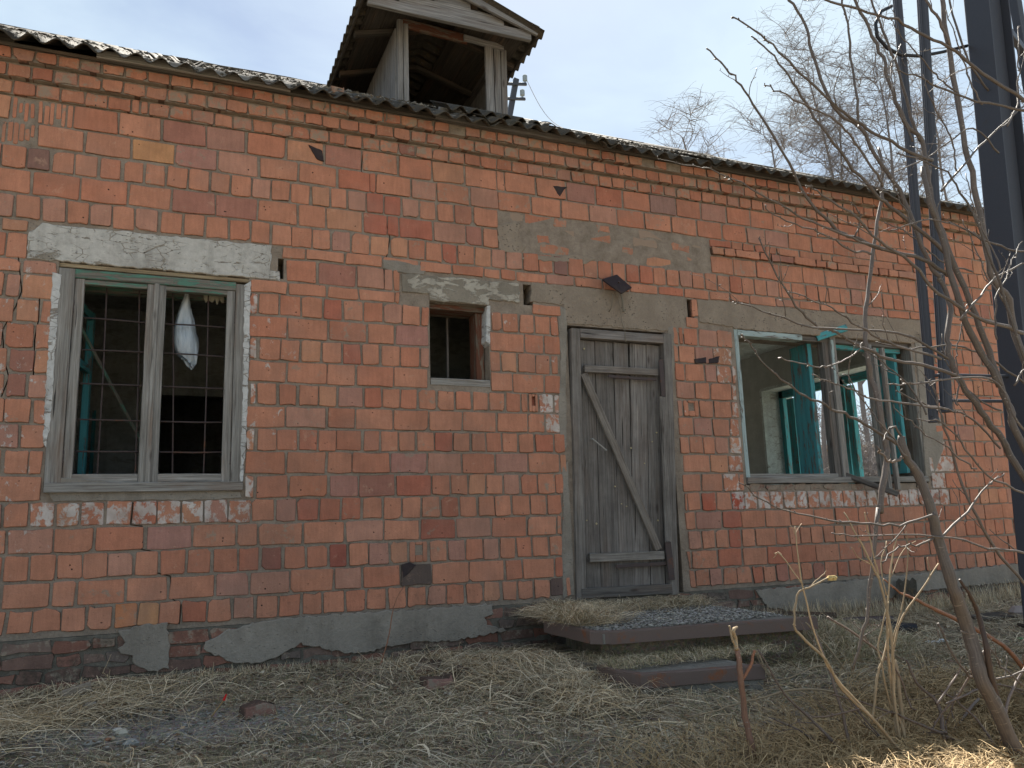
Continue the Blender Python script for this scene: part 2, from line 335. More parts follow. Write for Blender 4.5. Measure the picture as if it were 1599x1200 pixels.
# traced joints: tag -> crop offset x, scale
CR = {'a': (0, 4), 'b': (380, 4), 'c': (760, 4), 'd': (1140, 4), 'r4': (0, 2.961), 'r5': (530, 2.961), 'r9': (1059, 2.961)}
J = {
 20: 'a 70 235 460 740 1012 1290 1540|b 265 507 740 965 1172 1382 1580|c 110 305 492 675 848 1015 1178 1335 1492|d 125 265 405 540 670 800',
 19: 'a 0 232 532 824 1095 1360|b 95 345 590 825 1043 1205 1412 1590|c 85 275 462 637 812 983 1150 1308 1468|d 102 218 362 503 643 775 905 1040',
 18: 'a 10 165 320 470 620 765 900 1040 1180 1310 1440 1570|b 45 175 295 420 540 652 768 876 988 1100 1205 1312 1430 1590',
 17: 'a 200 503 800 1070 1345|b 88 340 517 745 972 1183 1390 1492 1590|d 20 158 305 452 590 722 845 980 1045 1160',
 16: 'a 90 255 412 560 702 848 995 1140 1285 1430 1565|b 40 170 300 430 548 670 790 912 1025 1135 1240 1335 1440 1545|c 22 122 220 322 415 508 602 690 778 865 950 1038 1120 1200 1280 1360 1438 1515 1590|d 148 225 300 380 470 545 610 682 750 820 880 948 1015 1080 1140 1215 1270',
 15.5: 'a 0 255 400 555 848 1125|b 20 142 385 635 870 1095 1300 1500|c 80 180 370 545 720 890 1070 1385|d 120 285 430 560 720 850 980 1120',
 15: 'a -100 36|b 265 460 705 935|d 960 1170 1330 1450 1590',
 14.5: 'r4 -50 100 268 1150|b 275 525 720 945 1165|r5 700 860 1050|d 960 1200 1330 1500',
 14: 'r4 22 98 265 1150|b 95 225 360 495 620 745 875 990 1105 1162|r5 700 750 828 898 975 1012|r9 0 20 90 180 250',
 13: 'r4 -60 70 188 245 1150|b 275 533 770 945 1160|r5 690 855 945 1025|r9 0 75 160 245',
 12: 'r4 -60 18 162 240 1150|b 90 230 358 490 615 735 855 980 1100 1160|r5 690 745 820 905 975 1015|r9 -30 30 120 175 245',
 11: 'r4 -90 38 158 235 1150|b 275 522 705 940 1155|r5 690 800 945 1030|r9 -30 75 145 245',
 10: 'r4 -80 228 1150|b 85 212 338 470 587 750 865 980 1090 1205 1318 1425 1530|r5 605 690 765 840 870 920 990 1025|r9 -30 20 95 160 245',
 9: 'r4 20 150 225 1135|b 265 520 700 935 1160 1370 1580|r5 725 870 950 1030|r9 -30 70 155 235',
 8: 'r4 -60 90 218 1130|b 75 208 338 465 580 745 855 970 1080 1195 1305 1415 1512|r5 675 750 825 900 990 1045|r9 -30 50 115 170 235',
 7: 'r4 10 135 205 1125|b 265 520 680 920 1148 1362 1572|r5 725 870 1018|r9 -30 20 145 230',
 6: 'r4 -20 195 1125|b 75 280 530 720 950 1178 1293 1405 1515|r5 590 680 755 835 915 995 1040|r9 -30 105 205 280',
 5: 'a 15 180 345 500 658 822 980 1130 1275 1425 1570|b 195 330 470 608 738 872 990 1112 1230 1345 1458 1570|r5 550 640 715 795 880 955 1030|r9 -35 40 105 175 245 305 365 425 485 545 595 650 705 760 815 870 920 970 1020 1065 1110 1160',
 4: 'a 38 335 588 905 1202 1475|b 90 370 635 872 1100 1328 1545|r5 545 700 865 1005 1030|r9 -35 80 200 290 400 515 625 720 830 930 1040',
 3: 'a 15 190 355 518 675 835 992 1165 1325 1485|b 105 248 390 530 650 780 910 1030 1155 1272 1495|r5 500 660 815 967 1030|r9 -35 45 105 170 235 290 355 450 510 610 668 720 770 830 885 940 990 1040',
 2: 'a 5 318 475 785 1050 1345 1560|b 290 562 745 980 1178 1408|r5 425 598 765 845 995 1042|r9 -40 60 180 295 410 525 635 745 850 960 1060',
 1: 'a 38 205 378 540 705 855 990 1130 1295 1450|b 75 215 358 493 633 765 900 1020 1150 1265 1385 1495|r5 405 490 580 668 748 825 895 975 1040|r9 -40 20 78 145 205 270 340 392 450 510 565 620 675 735 785 840 890 940 990 1040'}
HEAD = {1, 3, 5, 8, 10, 12, 14, 16, 18}
def joints(k):
    z0, z1 = zr(k); zc = (z0+z1)/2; xs = []
    for part in J[k].split('|'):
        q = part.split(); off, sc = CR[q[0]]
        xs += [XA(off+float(v)/sc, zc) for v in q[1:]]
    out = [xs[0]]
    for x in xs[1:]:
        if x > out[-1]+.035: out.append(x)
    # fill long gaps and both ends with the course's own bond
    st = .130 if k in HEAD else .258
    res = [out[0]]
    while res[0] > -1.25: res.insert(0, res[0]-st*random.uniform(.97, 1.03))
    for x in out[1:]:
        g = x-res[-1]; n = max(1, round(g/st)) if g > 1.6*(.26 if k not in HEAD or g > .3 else .13) or (k in HEAD and g > .30) else 1
        a = res[-1]
        for i in range(1, n+1): res.append(a+g*i/n)
    while res[-1] < WALL_X1-.1: res.append(res[-1]+st*random.uniform(.97, 1.03))
    res[-1] = min(res[-1], WALL_X1)
    return res
PATCH = (XA(778, 2.7), XA(1108, 2.7))
FR = (XA(1108, 2.8), XA(1475, 2.8))
CUTS = [(-.005, 1.085, .74, 2.172), (-.17, 1.285, 2.172, 2.405), (2.298, 2.748, 1.512, 2.125), (2.09, 3.0, 2.12, 2.31), (3.325, 4.33, -.1, 2.03), (3.0, 3.09, 2.12, 2.33),
        (3.10, 4.46, 2.172, 2.325), (3.34, 4.47, 2.03, 2.18), (4.60, 4.95, 2.09, 2.325), (4.93, 7.03, .76, 2.13), (4.68, 7.25, 2.13, 2.325), (7.03, 7.17, 1.2, 2.13), (4.47, 4.53, 2.14, 2.30),
        (PATCH[0], PATCH[1], 2.572, 2.875), (FR[0], FR[1], 2.722, 2.872)]
PAL = [((.51, .222, .136), 14), ((.52, .235, .147), 10), ((.49, .198, .12), 8), ((.46, .165, .10), 2), ((.47, .235, .165), 3), ((.43, .215, .16), 1), ((.52, .25, .15), 2), ((.38, .165, .12), 1)]
def pick():
    c = random.choices([p[0] for p in PAL], [p[1] for p in PAL])[0]; k = random.uniform(.87, 1.02); return tuple(v*k for v in c)
def paint_at(x, z):
    p = 0
    for (x0, x1, z0, z1, a) in [(-.30, .02, .5, 2.2, .5), (-.02, 1.14, .60, .76, .86), (1.06, 1.17, .55, 2.3, .86), (1.17, 1.42, 1.1, 1.9, .5), (2.74, 2.95, 1.9, 2.3, .35), (3.18, 3.34, 1.2, 1.5, .95),
                                (3.26, 3.34, 1.5, 2.1, .6), (4.33, 4.42, .9, 2.0, .35), (4.78, 4.95, .6, 2.0, .75), (4.80, 7.05, .60, .77, .92), (7.0, 7.25, .55, 1.25, .95), (3.05, 3.15, 2.1, 2.3, .7)]:
        if x0 <= x <= x1 and z0 <= z <= z1: p = max(p, a)
    return p
def dirt_at(x, z):
    d = 0
    if z < .16: d = .35 if x > .9 else .2
    if x > 4.2 and z < .45: d = max(d, .5*(1-(x-4.2)/1.2))
    if z < .05: d = .8
    return max(0, d)
def brick_mesh(mb, x0, x1, z0, z1, y=-.006, depth=.05, tint=None, chip=1., wear=None, flat=False):
    # rough moulded block: irregular chamfered outline, face proud of the joint
    w_, h_ = x1-x0, z1-z0; tint = tint or pick(); j = .0030*chip
    r = lambda s=1.: random.uniform(-j, j)*s
    n = []
    cc = [random.choice((.004, .005, .008, .02 if random.random() < .12*chip else .007)) for _ in range(4)]
    n = [(x0+cc[0], z0+r()), (x0+w_*.5+r(6), z0+r(1.3)), (x1-cc[1], z0+r()), (x1+r(), z0+cc[1]), (x1+r(), z1-cc[2]), (x1-cc[2], z1+r()), (x0+w_*.5+r(6), z1+r(1.3)), (x0+cc[3], z1+r()), (x0+r(), z1-cc[3]), (x0+r(), z0+cc[0])]
    ty = random.uniform(-.0025, .0025); tx = random.uniform(-.0025, .0025); cx, cz = (x0+x1)/2, (z0+z1)/2
    fy = lambda x, z: y + ty*(x-cx)/max(w_, .05) + tx*(z-cz)/.1
    rt = random.gauss(0, .008); n = [(x-(z-cz)*rt, z+(x-cx)*rt) for x, z in n]; k = .005; V = []
    for (x, z) in n:
        dx, dz = cx-x, cz-z; l = math.hypot(dx, dz); V.append((x+dx/l*k, fy(x, z), z+dz/l*k))
    for (x, z) in n: V.append((x, fy(x, z)+.0045, z))
    for (x, z) in n: V.append((x, y+depth, z))
    F = [tuple(range(10))] + [(i+10, (i+1) % 10+10, (i+1) % 10, i) for i in range(10)] + [(i+20, (i+1) % 10+20, (i+1) % 10+10, i+10) for i in range(10)]
    wear = wear or (paint_at(cx, cz), dirt_at(cx, cz), random.choice((0, .1, .2, .3)) if random.random() < .5 else 0)
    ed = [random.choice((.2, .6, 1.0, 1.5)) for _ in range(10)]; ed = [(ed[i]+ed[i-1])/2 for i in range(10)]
    mb.add(V, F, None, tint, [tuple(wear)]*10+[(wear[0], wear[1]+e_, wear[2]) for e_ in ed]+[(0, 1.6, 0)]*10)  # edge and side verts darkened to stand in for shade in joint crevices
def clip(x0, x1, z0, z1):
    iv = [(x0, x1)]
    for (a, b, c, d) in CUTS:
        ov = min(z1, d)-max(z0, c)
        if ov < .5*(z1-z0): continue
        nv = []
        for (p, q) in iv:
            if b <= p or a >= q: nv.append((p, q)); continue
            if a-p > .028: nv.append((p, a))
            if q-b > .028: nv.append((b, q))
        iv = nv
    return iv
# special clay blocks, by course and pixel column: tint, or 'ribs'
SP = {}
def special(k, px, what):
    z0, z1 = zr(k); SP.setdefault(k, []).append((XA(px, (z0+z1)/2), what))
DK = (.10, .075, .065); BK = (.03, .03, .032); PU = (.40, .19, .15); RD = (.42, .14, .09); YE = (.54, .27, .13)
for k, px, t in [(20, 88, 'ribs'), (20, 45, 'ribs'), (19, 30, 'ribs'), (19, 5, 'ribs'), (19, 240, YE), (19, 307, PU), (18, 62, (.24, .13, .105)), (17, 570, RD), (18, 586, RD), (18, 615, RD), (18, 723, (.40, .17, .11)),
                 (17, 650, RD), (16, 703, RD), (2, 650, DK), (9, 200, (.42, .17, .1)), (8, 692, RD), (7, 440, (.42, .17, .1)), (7, 640, PU), (6, 535, PU), (6, 560, PU), (6, 645, RD), (6, 490, (.47, .18, .1)), (5, 480, RD), (13, 640, PU),
                 (12, 548, RD), (14, 518, RD), (4, 680, (.34, .12, .08)), (3, 425, (.28, .10, .075)), (3, 530, (.33, .10, .07)), (20, 1035, (.30, .17, .14)), (20, 915, (.36, .17, .13)), (20, 545, (.40, .18, .13)), (2, 1, (.42, .2, .14)),
                 (4, 265, (.40, .20, .16)), (1, 230, YE), (1, 200, (.5, .2, .09)), (3, 1150, RD), (4, 1130, RD), (5, 1142, (.42, .09, .05)), (1, 872, (.12, .08, .07)), (1, 1070, (.2, .09, .07)), (8, 545, (.44, .17, .1)), (16, 875, (.26, .13, .11)), (5, 1100, (.44, .12, .07))]:
    special(k, px, t)
bricks = []     # (area, x0,x1,z0,z1, tint)
GAP = .0062
for k in J:
    z0, z1 = zr(k); js = joints(k)
    for a, b in zip(js, js[1:]):
        for (p, q) in clip(a, b, z0, z1):
            t = None
            for (sx, what) in SP.get(k, []):
                if p < sx < q: t = what
            g0 = GAP*random.uniform(.5, 1.7); g1 = GAP*random.uniform(.5, 1.7)
            bricks.append((p+g0, q-g1, z0+GAP*random.uniform(.8, 1.6), z1-GAP*random.uniform(.7, 1.4), t))
# thin frieze courses and loose infill of the patched area
for (X0, X1, rows, kind) in [(PATCH[0]+.02, PATCH[1], 4, 'patch'), (FR[0], FR[1], 2, 'fr'), (FR[1], WALL_X1, 0, '')]:
    if not rows: continue
    zb, zt = (2.567, 2.872) if kind == 'patch' else (2.724, 2.872); hh = (zt-zb)/rows
    for r_ in range(rows):
        x = X0+random.uniform(-.1, 0)*(r_ % 2)+.0
        while x < X1-.03:
            w_ = random.choice((.12, .12, .25, .19)) if kind == 'patch' else random.choice((.12, .25, .25, .12))
            e = min(x+w_, X1)
            if e-x > .04 and not (kind == 'patch' and random.random() < .10):
                bricks.append((max(x, X0)+.005, e-.004, zb+r_*hh+.006, zb+(r_+1)*hh-.005, tuple(v*.93 for v in pick()), kind, r_))
            x = e+.004
# cracks: the blocks are split where the cracks run (traced on the wall)
def vis(b):  # projected size of a block, for choosing the largest
    c = Vector(((b[0]+b[1])/2, 0, (b[2]+b[3])/2)); d = (c-EYE).length
    v = c-EYE; z = v.dot(FV); px = 799.5+CF*v.dot(RV)/z; py = 600-CF*v.dot(UV)/z
    if not (-30 < px < 1630 and -30 < py < 1230): return -1
    return (b[1]-b[0])*(b[3]-b[2])/d**3*abs(5.2)
CRACKS = [[(28, 395), (34, 455), (24, 480), (4, 515), (6, 560), (14, 590), (2, 620)], [(62, 460), (60, 500), (54, 530), (52, 590)], [(604, 352), (609, 372), (604, 400), (600, 408), (599, 432), (600, 448)],
          [(566, 242), (564, 268), (575, 275), (580, 300)], [(208, 785), (204, 820), (222, 822), (220, 858), (241, 862), (245, 895), (266, 900), (268, 935), (283, 945), (280, 975)]]
CRW = [[(at(*q).x, at(*q).z) for q in c] for c in CRACKS]
def crack_x(z, c):
    for (xa, za), (xb, zb) in zip(c, c[1:]):
        if min(za, zb) <= z <= max(za, zb) and abs(za-zb) > 1e-4: return xa+(xb-xa)*(z-za)/(zb-za)
    return None
nb = []
for b in bricks:
    zc = (b[2]+b[3])/2; cut = None
    for c in CRW:
        x = crack_x(zc, c)
        if x is not None and b[0]+.02 < x < b[1]-.02: cut = (x, c)
    if cut and b[4] != 'ribs':
        t = b[4] or pick(); x = cut[0]
        nb.append((b[0], x-.003)+tuple(b[2:4])+(t,)+tuple(b[5:])); nb.append((x+.003, b[1])+tuple(b[2:4])+(t,)+tuple(b[5:]))
    else: nb.append(b)
bricks = nb
# --- mortar wall with real openings, put-log holes and cracks
def poly_prism(mb, pts, y0, y1):
    n = len(pts); V = [(x, y0, z) for x, z in pts]+[(x, y1, z) for x, z in pts]
    mb.add(V, [tuple(range(n)), tuple(range(2*n-1, n-1, -1))]+[(i, i+n, (i+1) % n+n, (i+1) % n) for i in range(n)])
TH = .40
def boolean(target, cutter):
    m = target.modifiers.new('b', 'BOOLEAN'); m.operation = 'DIFFERENCE'; m.solver = 'EXACT'; m.object = cutter; m.use_self = True
    bpy.context.view_layer.update()
    me = bpy.data.meshes.new_from_object(target.evaluated_get(bpy.context.evaluated_depsgraph_get())); target.modifiers.clear(); target.data = me
    bpy.data.objects.remove(cutter)
wb = MB(); wb.box(WALL_X0, WALL_X1, 0, TH, .0, 3.19); WALL = wb.obj('facade_wall', M['mortar'], BLD, label='sooty grey mortar and masonry of the long front wall')
cb = MB()
OPEN = dict(lw=(.0, 1.08, .80, 2.172), sw=(2.30, 2.747, 1.515, 2.12), dr=(3.385, 4.275, -.2, 2.02), rw=(4.95, 7.0, .80, 2.10))
for o in OPEN.values(): cb.box(o[0], o[1], -.2, 1, o[2], o[3])
for (px0, px1, py0, py1) in [(817, 832, 445, 477), (1073, 1083, 468, 496), (1101, 1111, 477, 500), (434, 443, 404, 436), (826, 839, 615, 641), (938, 958, 487, 499)]:
    a = at(px0, (py0+py1)/2); c = at(px1, (py0+py1)/2); t = at((px0+px1)/2, py0).z; u = at((px0+px1)/2, py1).z; cb.box(a.x, c.x, -.2, .16, u, t)
OJ = random.Random(11)
for i_, b in enumerate(sorted(bricks, key=lambda q: (round(q[2], 2), q[0]))):   # perished, open vertical joints
    zc = (b[2]+b[3])/2
    if b[3]-b[2] > .11 and -.4 < b[1] < 7.8 and OJ.random() < (.20 if zc > 2.4 else .09) and clip(b[1]+.001, b[1]+.01, b[2], b[3]) == [] and not any(o[0]-.05 < b[1] < o[1]+.05 and o[2]-.1 < zc < o[3]+.1 for o in OPEN.values()):
        h_ = (b[3]-b[2])*OJ.uniform(.4, .98); z_ = b[2] if OJ.random() < .5 else b[3]-h_; cb.box(b[1]-.002, b[1]+OJ.uniform(.006, .011), -.2, OJ.uniform(.03, .07), z_, z_+h_)
for c in CRW:
    for (xa, za), (xb, zb) in zip(c, c[1:]):
        if za < .03: continue
        e = .0035; poly_prism(cb, [(xa-e, za+.001), (xa+e, za), (xb+e, zb), (xb-e, zb-.001)] if abs(za-zb) > abs(xa-xb) else [(xa, za+e), (xa, za-e), (xb, zb-e), (xb, zb+e)], -.1, .05)
cm = bpy.data.meshes.new('cut'); cm.from_pydata(cb.v, [], cb.f); co = bpy.data.objects.new('cut', cm); COL.objects.link(co)
bmx = bmesh.new(); bmx.from_mesh(cm); bmesh.ops.recalc_face_normals(bmx, faces=bmx.faces); bmx.to_mesh(cm); bmx.free()
boolean(WALL, co)
# --- clay blocks
bricks.sort(key=vis, reverse=True)
rest = MB(); nind = 0
HOLED = [at(830, 628), at(1088, 637), at(655, 858)]
for b in bricks:
    v = vis(b); t = b[4]; kind = b[5] if len(b) > 5 else None
    y = -.0085+random.uniform(-.004, .003); chip = 1.4
    if kind == 'patch': y = random.uniform(-.002, .003); chip = 3.5; mw = (0, .2, random.choice((.25, .45, .7, 1.0)))
    if kind == 'fr': y = -.006 if b[6] else -.035; y = -.012 if b[6] else -.034; chip = 2
    cx, cz = (b[0]+b[1])/2, (b[2]+b[3])/2
    if cz < .1: chip = 2.2
    mb = MB()
    if kind != 'patch': mw = None
    if t == 'ribs':
        tt = pick(); n = max(4, round((b[1]-b[0])/.03)); w_ = (b[1]-b[0])/n
        for i in range(n):
            z1 = b[3] if random.random() < .6 else b[3]-random.uniform(.0, .05); z0 = b[2] if random.random() < .7 else b[2]+random.uniform(0, .06)
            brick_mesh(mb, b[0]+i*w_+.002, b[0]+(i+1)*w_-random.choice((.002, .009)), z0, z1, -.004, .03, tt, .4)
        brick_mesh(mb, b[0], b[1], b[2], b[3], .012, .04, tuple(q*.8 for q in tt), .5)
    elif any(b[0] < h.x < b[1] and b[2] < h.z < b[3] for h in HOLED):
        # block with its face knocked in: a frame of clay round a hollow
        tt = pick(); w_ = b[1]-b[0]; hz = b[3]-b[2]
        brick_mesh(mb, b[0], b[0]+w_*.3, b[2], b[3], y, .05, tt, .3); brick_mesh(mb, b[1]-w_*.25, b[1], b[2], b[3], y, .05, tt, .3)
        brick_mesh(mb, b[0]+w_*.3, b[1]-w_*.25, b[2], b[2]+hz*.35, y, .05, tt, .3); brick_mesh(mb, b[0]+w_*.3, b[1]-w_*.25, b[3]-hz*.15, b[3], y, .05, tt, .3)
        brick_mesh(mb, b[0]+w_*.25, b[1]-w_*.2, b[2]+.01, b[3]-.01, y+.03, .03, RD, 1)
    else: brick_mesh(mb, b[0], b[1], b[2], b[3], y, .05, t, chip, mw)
    if nind < 300 and v > 0: mb.obj('brick', M['brick'], WALL); nind += 1
    else: rest.add(mb.v, mb.f, None, mb.tint and [q[:3] for q in mb.tint], [q[:3] for q in mb.wear])
rest.obj('brick', M['brick'], WALL, kind='stuff')
# --- cornice: three courses of headers stepping out, on their own backing
co_b = MB(); CZ = [3.189, 3.283, 3.372, 3.452]
for i in range(3): co_b.box(WALL_X0, WALL_X1, -.022-.042*i+.006, TH-.002*i, CZ[i]+.001*(i > 0), CZ[i+1]+(0 if i < 2 else -.001))
CORN = co_b.obj('cornice', M['mortar'], BLD)
cj = 'a 95 242 400 562 710 855 910 1052 1192 1326 1455 1585|b 190 320 450 568 692 805 915 1030 1135 1245 1345 1450 1560'
crest = MB(); cb_ = []
for i in range(3):
    yy = -.027-.042*i; zc = (CZ[i]+CZ[i+1])/2; x = XA([100, 50, 80][i], zc, yy)-1.3
    while x < WALL_X1:
        w_ = .126*random.uniform(.93, 1.07)
        if i == 0 and abs(x-XA(215, zc, yy)) < .06: w_ = .05
        cb_.append((x+.005, min(x+w_, WALL_X1)-.004, CZ[i]+.003, CZ[i+1]-.010, yy, i)); x += w_
cb_.sort(key=lambda q: vis(q), reverse=True)
nc = 0
for q in cb_:
    if q[5] == 2 and random.random() < .04: continue
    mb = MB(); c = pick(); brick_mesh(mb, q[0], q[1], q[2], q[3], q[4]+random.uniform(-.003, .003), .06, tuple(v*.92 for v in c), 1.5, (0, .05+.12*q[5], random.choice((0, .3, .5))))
    if vis(q) > 0 and nc < 240: mb.obj('cornice_brick', M['brick'], CORN); nc += 1
    else: crest.add(mb.v, mb.f, None, [t[:3] for t in mb.tint], [t[:3] for t in mb.wear])
crest.obj('cornice_brick', M['brick'], CORN, kind='stuff')
# --- plinth of small dark bricks with remains of render
pb = MB(); pb.box(WALL_X0, WALL_X1, -.012, TH+.02, -.75, -.002); PL = pb.obj('plinth', mat_mortar('plinth_mortar', (.20, .185, .155), (.09, .08, .065)), BLD)
prest = MB(); npb = 0; MBK = mat_brick('plinth_clay')
z = -.012
for r_ in range(6):
    z0 = z-.068; x = -1.2+random.uniform(0, .2)
    while x < WALL_X1:
        w_ = random.choice((.25, .25, .125, .19)); e = min(x+w_, WALL_X1); mb = MB()
        c = random.choice([(.20, .09, .065), (.24, .11, .08), (.14, .085, .07), (.17, .12, .10), (.27, .13, .10), (.12, .10, .09)])
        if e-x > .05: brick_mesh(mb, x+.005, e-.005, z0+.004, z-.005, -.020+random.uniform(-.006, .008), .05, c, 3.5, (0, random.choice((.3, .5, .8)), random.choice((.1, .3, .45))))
        if mb.v:
            if r_ < 5 and npb < 200 and -.3 < x < 8.2: mb.obj('plinth_brick', MBK, PL); npb += 1
            else: prest.add(mb.v, mb.f, None, [t[:3] for t in mb.tint], [t[:3] for t in mb.wear])
        x = e
    z = z0-.008
prest.obj('plinth_brick', MBK, PL, kind='stuff')
# --- slabs of render, lintels and mortar smears: traced outlines with thickness
def rough_poly(pts, step=.03, amp=.006):
    out = []
    n = len(pts)
    for i in range(n):
        (xa, za), (xb, zb) = pts[i], pts[(i+1) % n]; l = math.hypot(xb-xa, zb-za); m = max(1, int(l/step))
        for t in range(m):
            k = t/m; out.append((xa+(xb-xa)*k+random.uniform(-amp, amp), za+(zb-za)*k+random.uniform(-amp, amp)))
    return out
def slab(name, px, y, th, mat, parent, world=None, amp=.006, step=.03, **kw):
    pts = world or [(at(a, b, y).x, at(a, b, y).z) for a, b in px]
    P = rough_poly(pts, step, amp); bm = bmesh.new()
    ar = sum(P[i][0]*P[(i+1) % len(P)][1]-P[(i+1) % len(P)][0]*P[i][1] for i in range(len(P)))
    if ar < 0: P.reverse()
    cx = sum(p[0] for p in P)/len(P); cz = sum(p[1] for p in P)/len(P)
    ins = []
    for i, (x, z) in enumerate(P):
        a_, b_ = P[i-1], P[(i+1) % len(P)]; tx, tz = b_[0]-a_[0], b_[1]-a_[1]; l = math.hypot(tx, tz) or 1; ins.append((x-tz/l*.004, z+tx/l*.004))
    v0 = [bm.verts.new((x, y, z)) for x, z in ins]; v1 = [bm.verts.new((x, y+min(.004, th*.4), z)) for x, z in P]; v2 = [bm.verts.new((x, y+th, z)) for x, z in P]; n = len(P)
    from mathutils.geometry import tessellate_polygon
    for tri in tessellate_polygon([[Vector((x, z, 0)) for x, z in ins]]): bm.faces.new([v0[i] for i in tri])
    for i in range(n):
        bm.faces.new((v1[i], v1[(i+1) % n], v0[(i+1) % n], v0[i])); bm.faces.new((v2[i], v2[(i+1) % n], v1[(i+1) % n], v1[i]))
    bm.verts.ensure_lookup_table(); bm.verts.index_update()
    mb = MB(); idx = {v: i for i, v in enumerate(bm.verts)}; mb.add([v.co[:] for v in bm.verts], [[idx[v] for v in f.verts] for f in bm.faces]); bm.free()
    return mb.obj(name, mat, parent, **kw)
slab('lintel', None, -.010, .20, M['lintel'], BLD, world=[(-.17, 2.172), (1.275, 2.172), (1.275, 2.23), (1.215, 2.23), (1.215, 2.402), (-.10, 2.395), (-.17, 2.33)], label='cracked whitewashed concrete lintel over the barred window')
slab('lintel', None, -.011, .20, M['lintel2'], BLD, world=[(2.10, 2.165), (2.30, 2.165), (2.30, 2.12), (2.748, 2.12), (2.748, 2.165), (3.0, 2.165), (2.995, 2.31), (2.10, 2.30)], label='short worn concrete lintel over the small square window')
slab('lintel', None, -.007, .10, M['rough'], BLD, world=[(3.09, 2.172), (3.36, 2.172), (3.37, 2.035), (4.30, 2.03), (4.45, 2.02), (4.46, 2.325), (3.10, 2.328)], label='crumbling grey concrete over the plank door', amp=.009)
slab('lintel', None, -.009, .20, M['rough'], BLD, world=[(4.60, 2.13), (4.93, 2.115), (4.96, 2.10), (6.98, 2.10), (7.24, 2.13), (7.22, 2.325), (4.60, 2.325)], label='long grey concrete lintel over the teal window')
for pts, yy in [([(186, 985), (225, 977), (262, 975), (262, 1000), (267, 1008), (262, 1045), (232, 1049), (212, 1040), (206, 1026), (190, 1022), (186, 1014), (196, 1002)], -.034),
                ([(355, 985), (420, 968), (470, 964), (560, 958), (700, 948), (768, 944), (772, 962), (758, 965), (762, 975), (790, 985), (760, 992), (700, 1002), (640, 1003), (600, 1012), (560, 1022), (520, 1017), (470, 1005), (425, 1030), (400, 1036), (360, 1034), (335, 1024), (318, 1012), (322, 1004)], -.036),
                ([(1180, 922), (1290, 912), (1345, 905), (1400, 900), (1500, 890), (1599, 880), (1640, 900), (1599, 908), (1420, 925), (1300, 962), (1200, 950)], -.034)]:
    slab('render_patch', pts, yy, .03, M['render_'], PL, amp=.009, step=.022)
for pts in [[(778, 352), (812, 348), (808, 372), (822, 385), (812, 398), (778, 392)], [(800, 405), (838, 398), (870, 402), (900, 398), (930, 405), (915, 412), (850, 408)]]:
    slab('mortar_smear', pts, -.010, .03, M['rough'], WALL, amp=.008)
for pts in [[(871, 478), (884, 482), (886, 520), (884, 600), (886, 700), (876, 706), (872, 640), (876, 560), (873, 520)], [(878, 730), (887, 720), (898, 930), (880, 934), (876, 850), (880, 790)], [(1043, 512), (1052, 508), (1055, 560), (1048, 640), (1053, 720), (1049, 760), (1046, 640)], [(1428, 520), (1445, 520), (1452, 600), (1472, 650), (1474, 700), (1458, 745), (1446, 745), (1440, 660)],
            [(597, 405), (625, 408), (668, 418), (662, 430), (612, 424), (598, 418)], [(78, 745), (374, 768), (378, 778), (330, 781), (200, 782), (84, 784), (74, 770)]]:
    slab('mortar_smear', pts, -.009, .05, M['render_'], WALL, amp=.004)
for pts in [[(864, 290), (885, 292), (880, 298), (875, 307), (870, 302)], [(482, 226), (503, 235), (506, 252), (496, 249), (489, 238)], [(1085, 561), (1103, 558), (1103, 567), (1086, 568)], [(1107, 561), (1124, 556), (1122, 567), (1107, 568)], [(627, 882), (640, 878), (650, 883), (640, 894), (630, 903)]]:
    slab('dark_chip', pts, -.0165, .012, M['plate'], WALL, amp=.002, step=.015)  # thin dark patches standing in for shaded hole and slots, and black spots
slab('plaster_reveal', [(82, 425), (96, 430), (86, 560), (80, 660), (72, 700), (66, 690), (74, 560)], -.012, .04, M['limewash'], WALL, amp=.004, step=.02)
slab('plaster_reveal', [(381, 445), (392, 440), (389, 560), (384, 700), (378, 760), (374, 750), (379, 600)], -.012, .04, M['limewash'], WALL, amp=.004, step=.02)
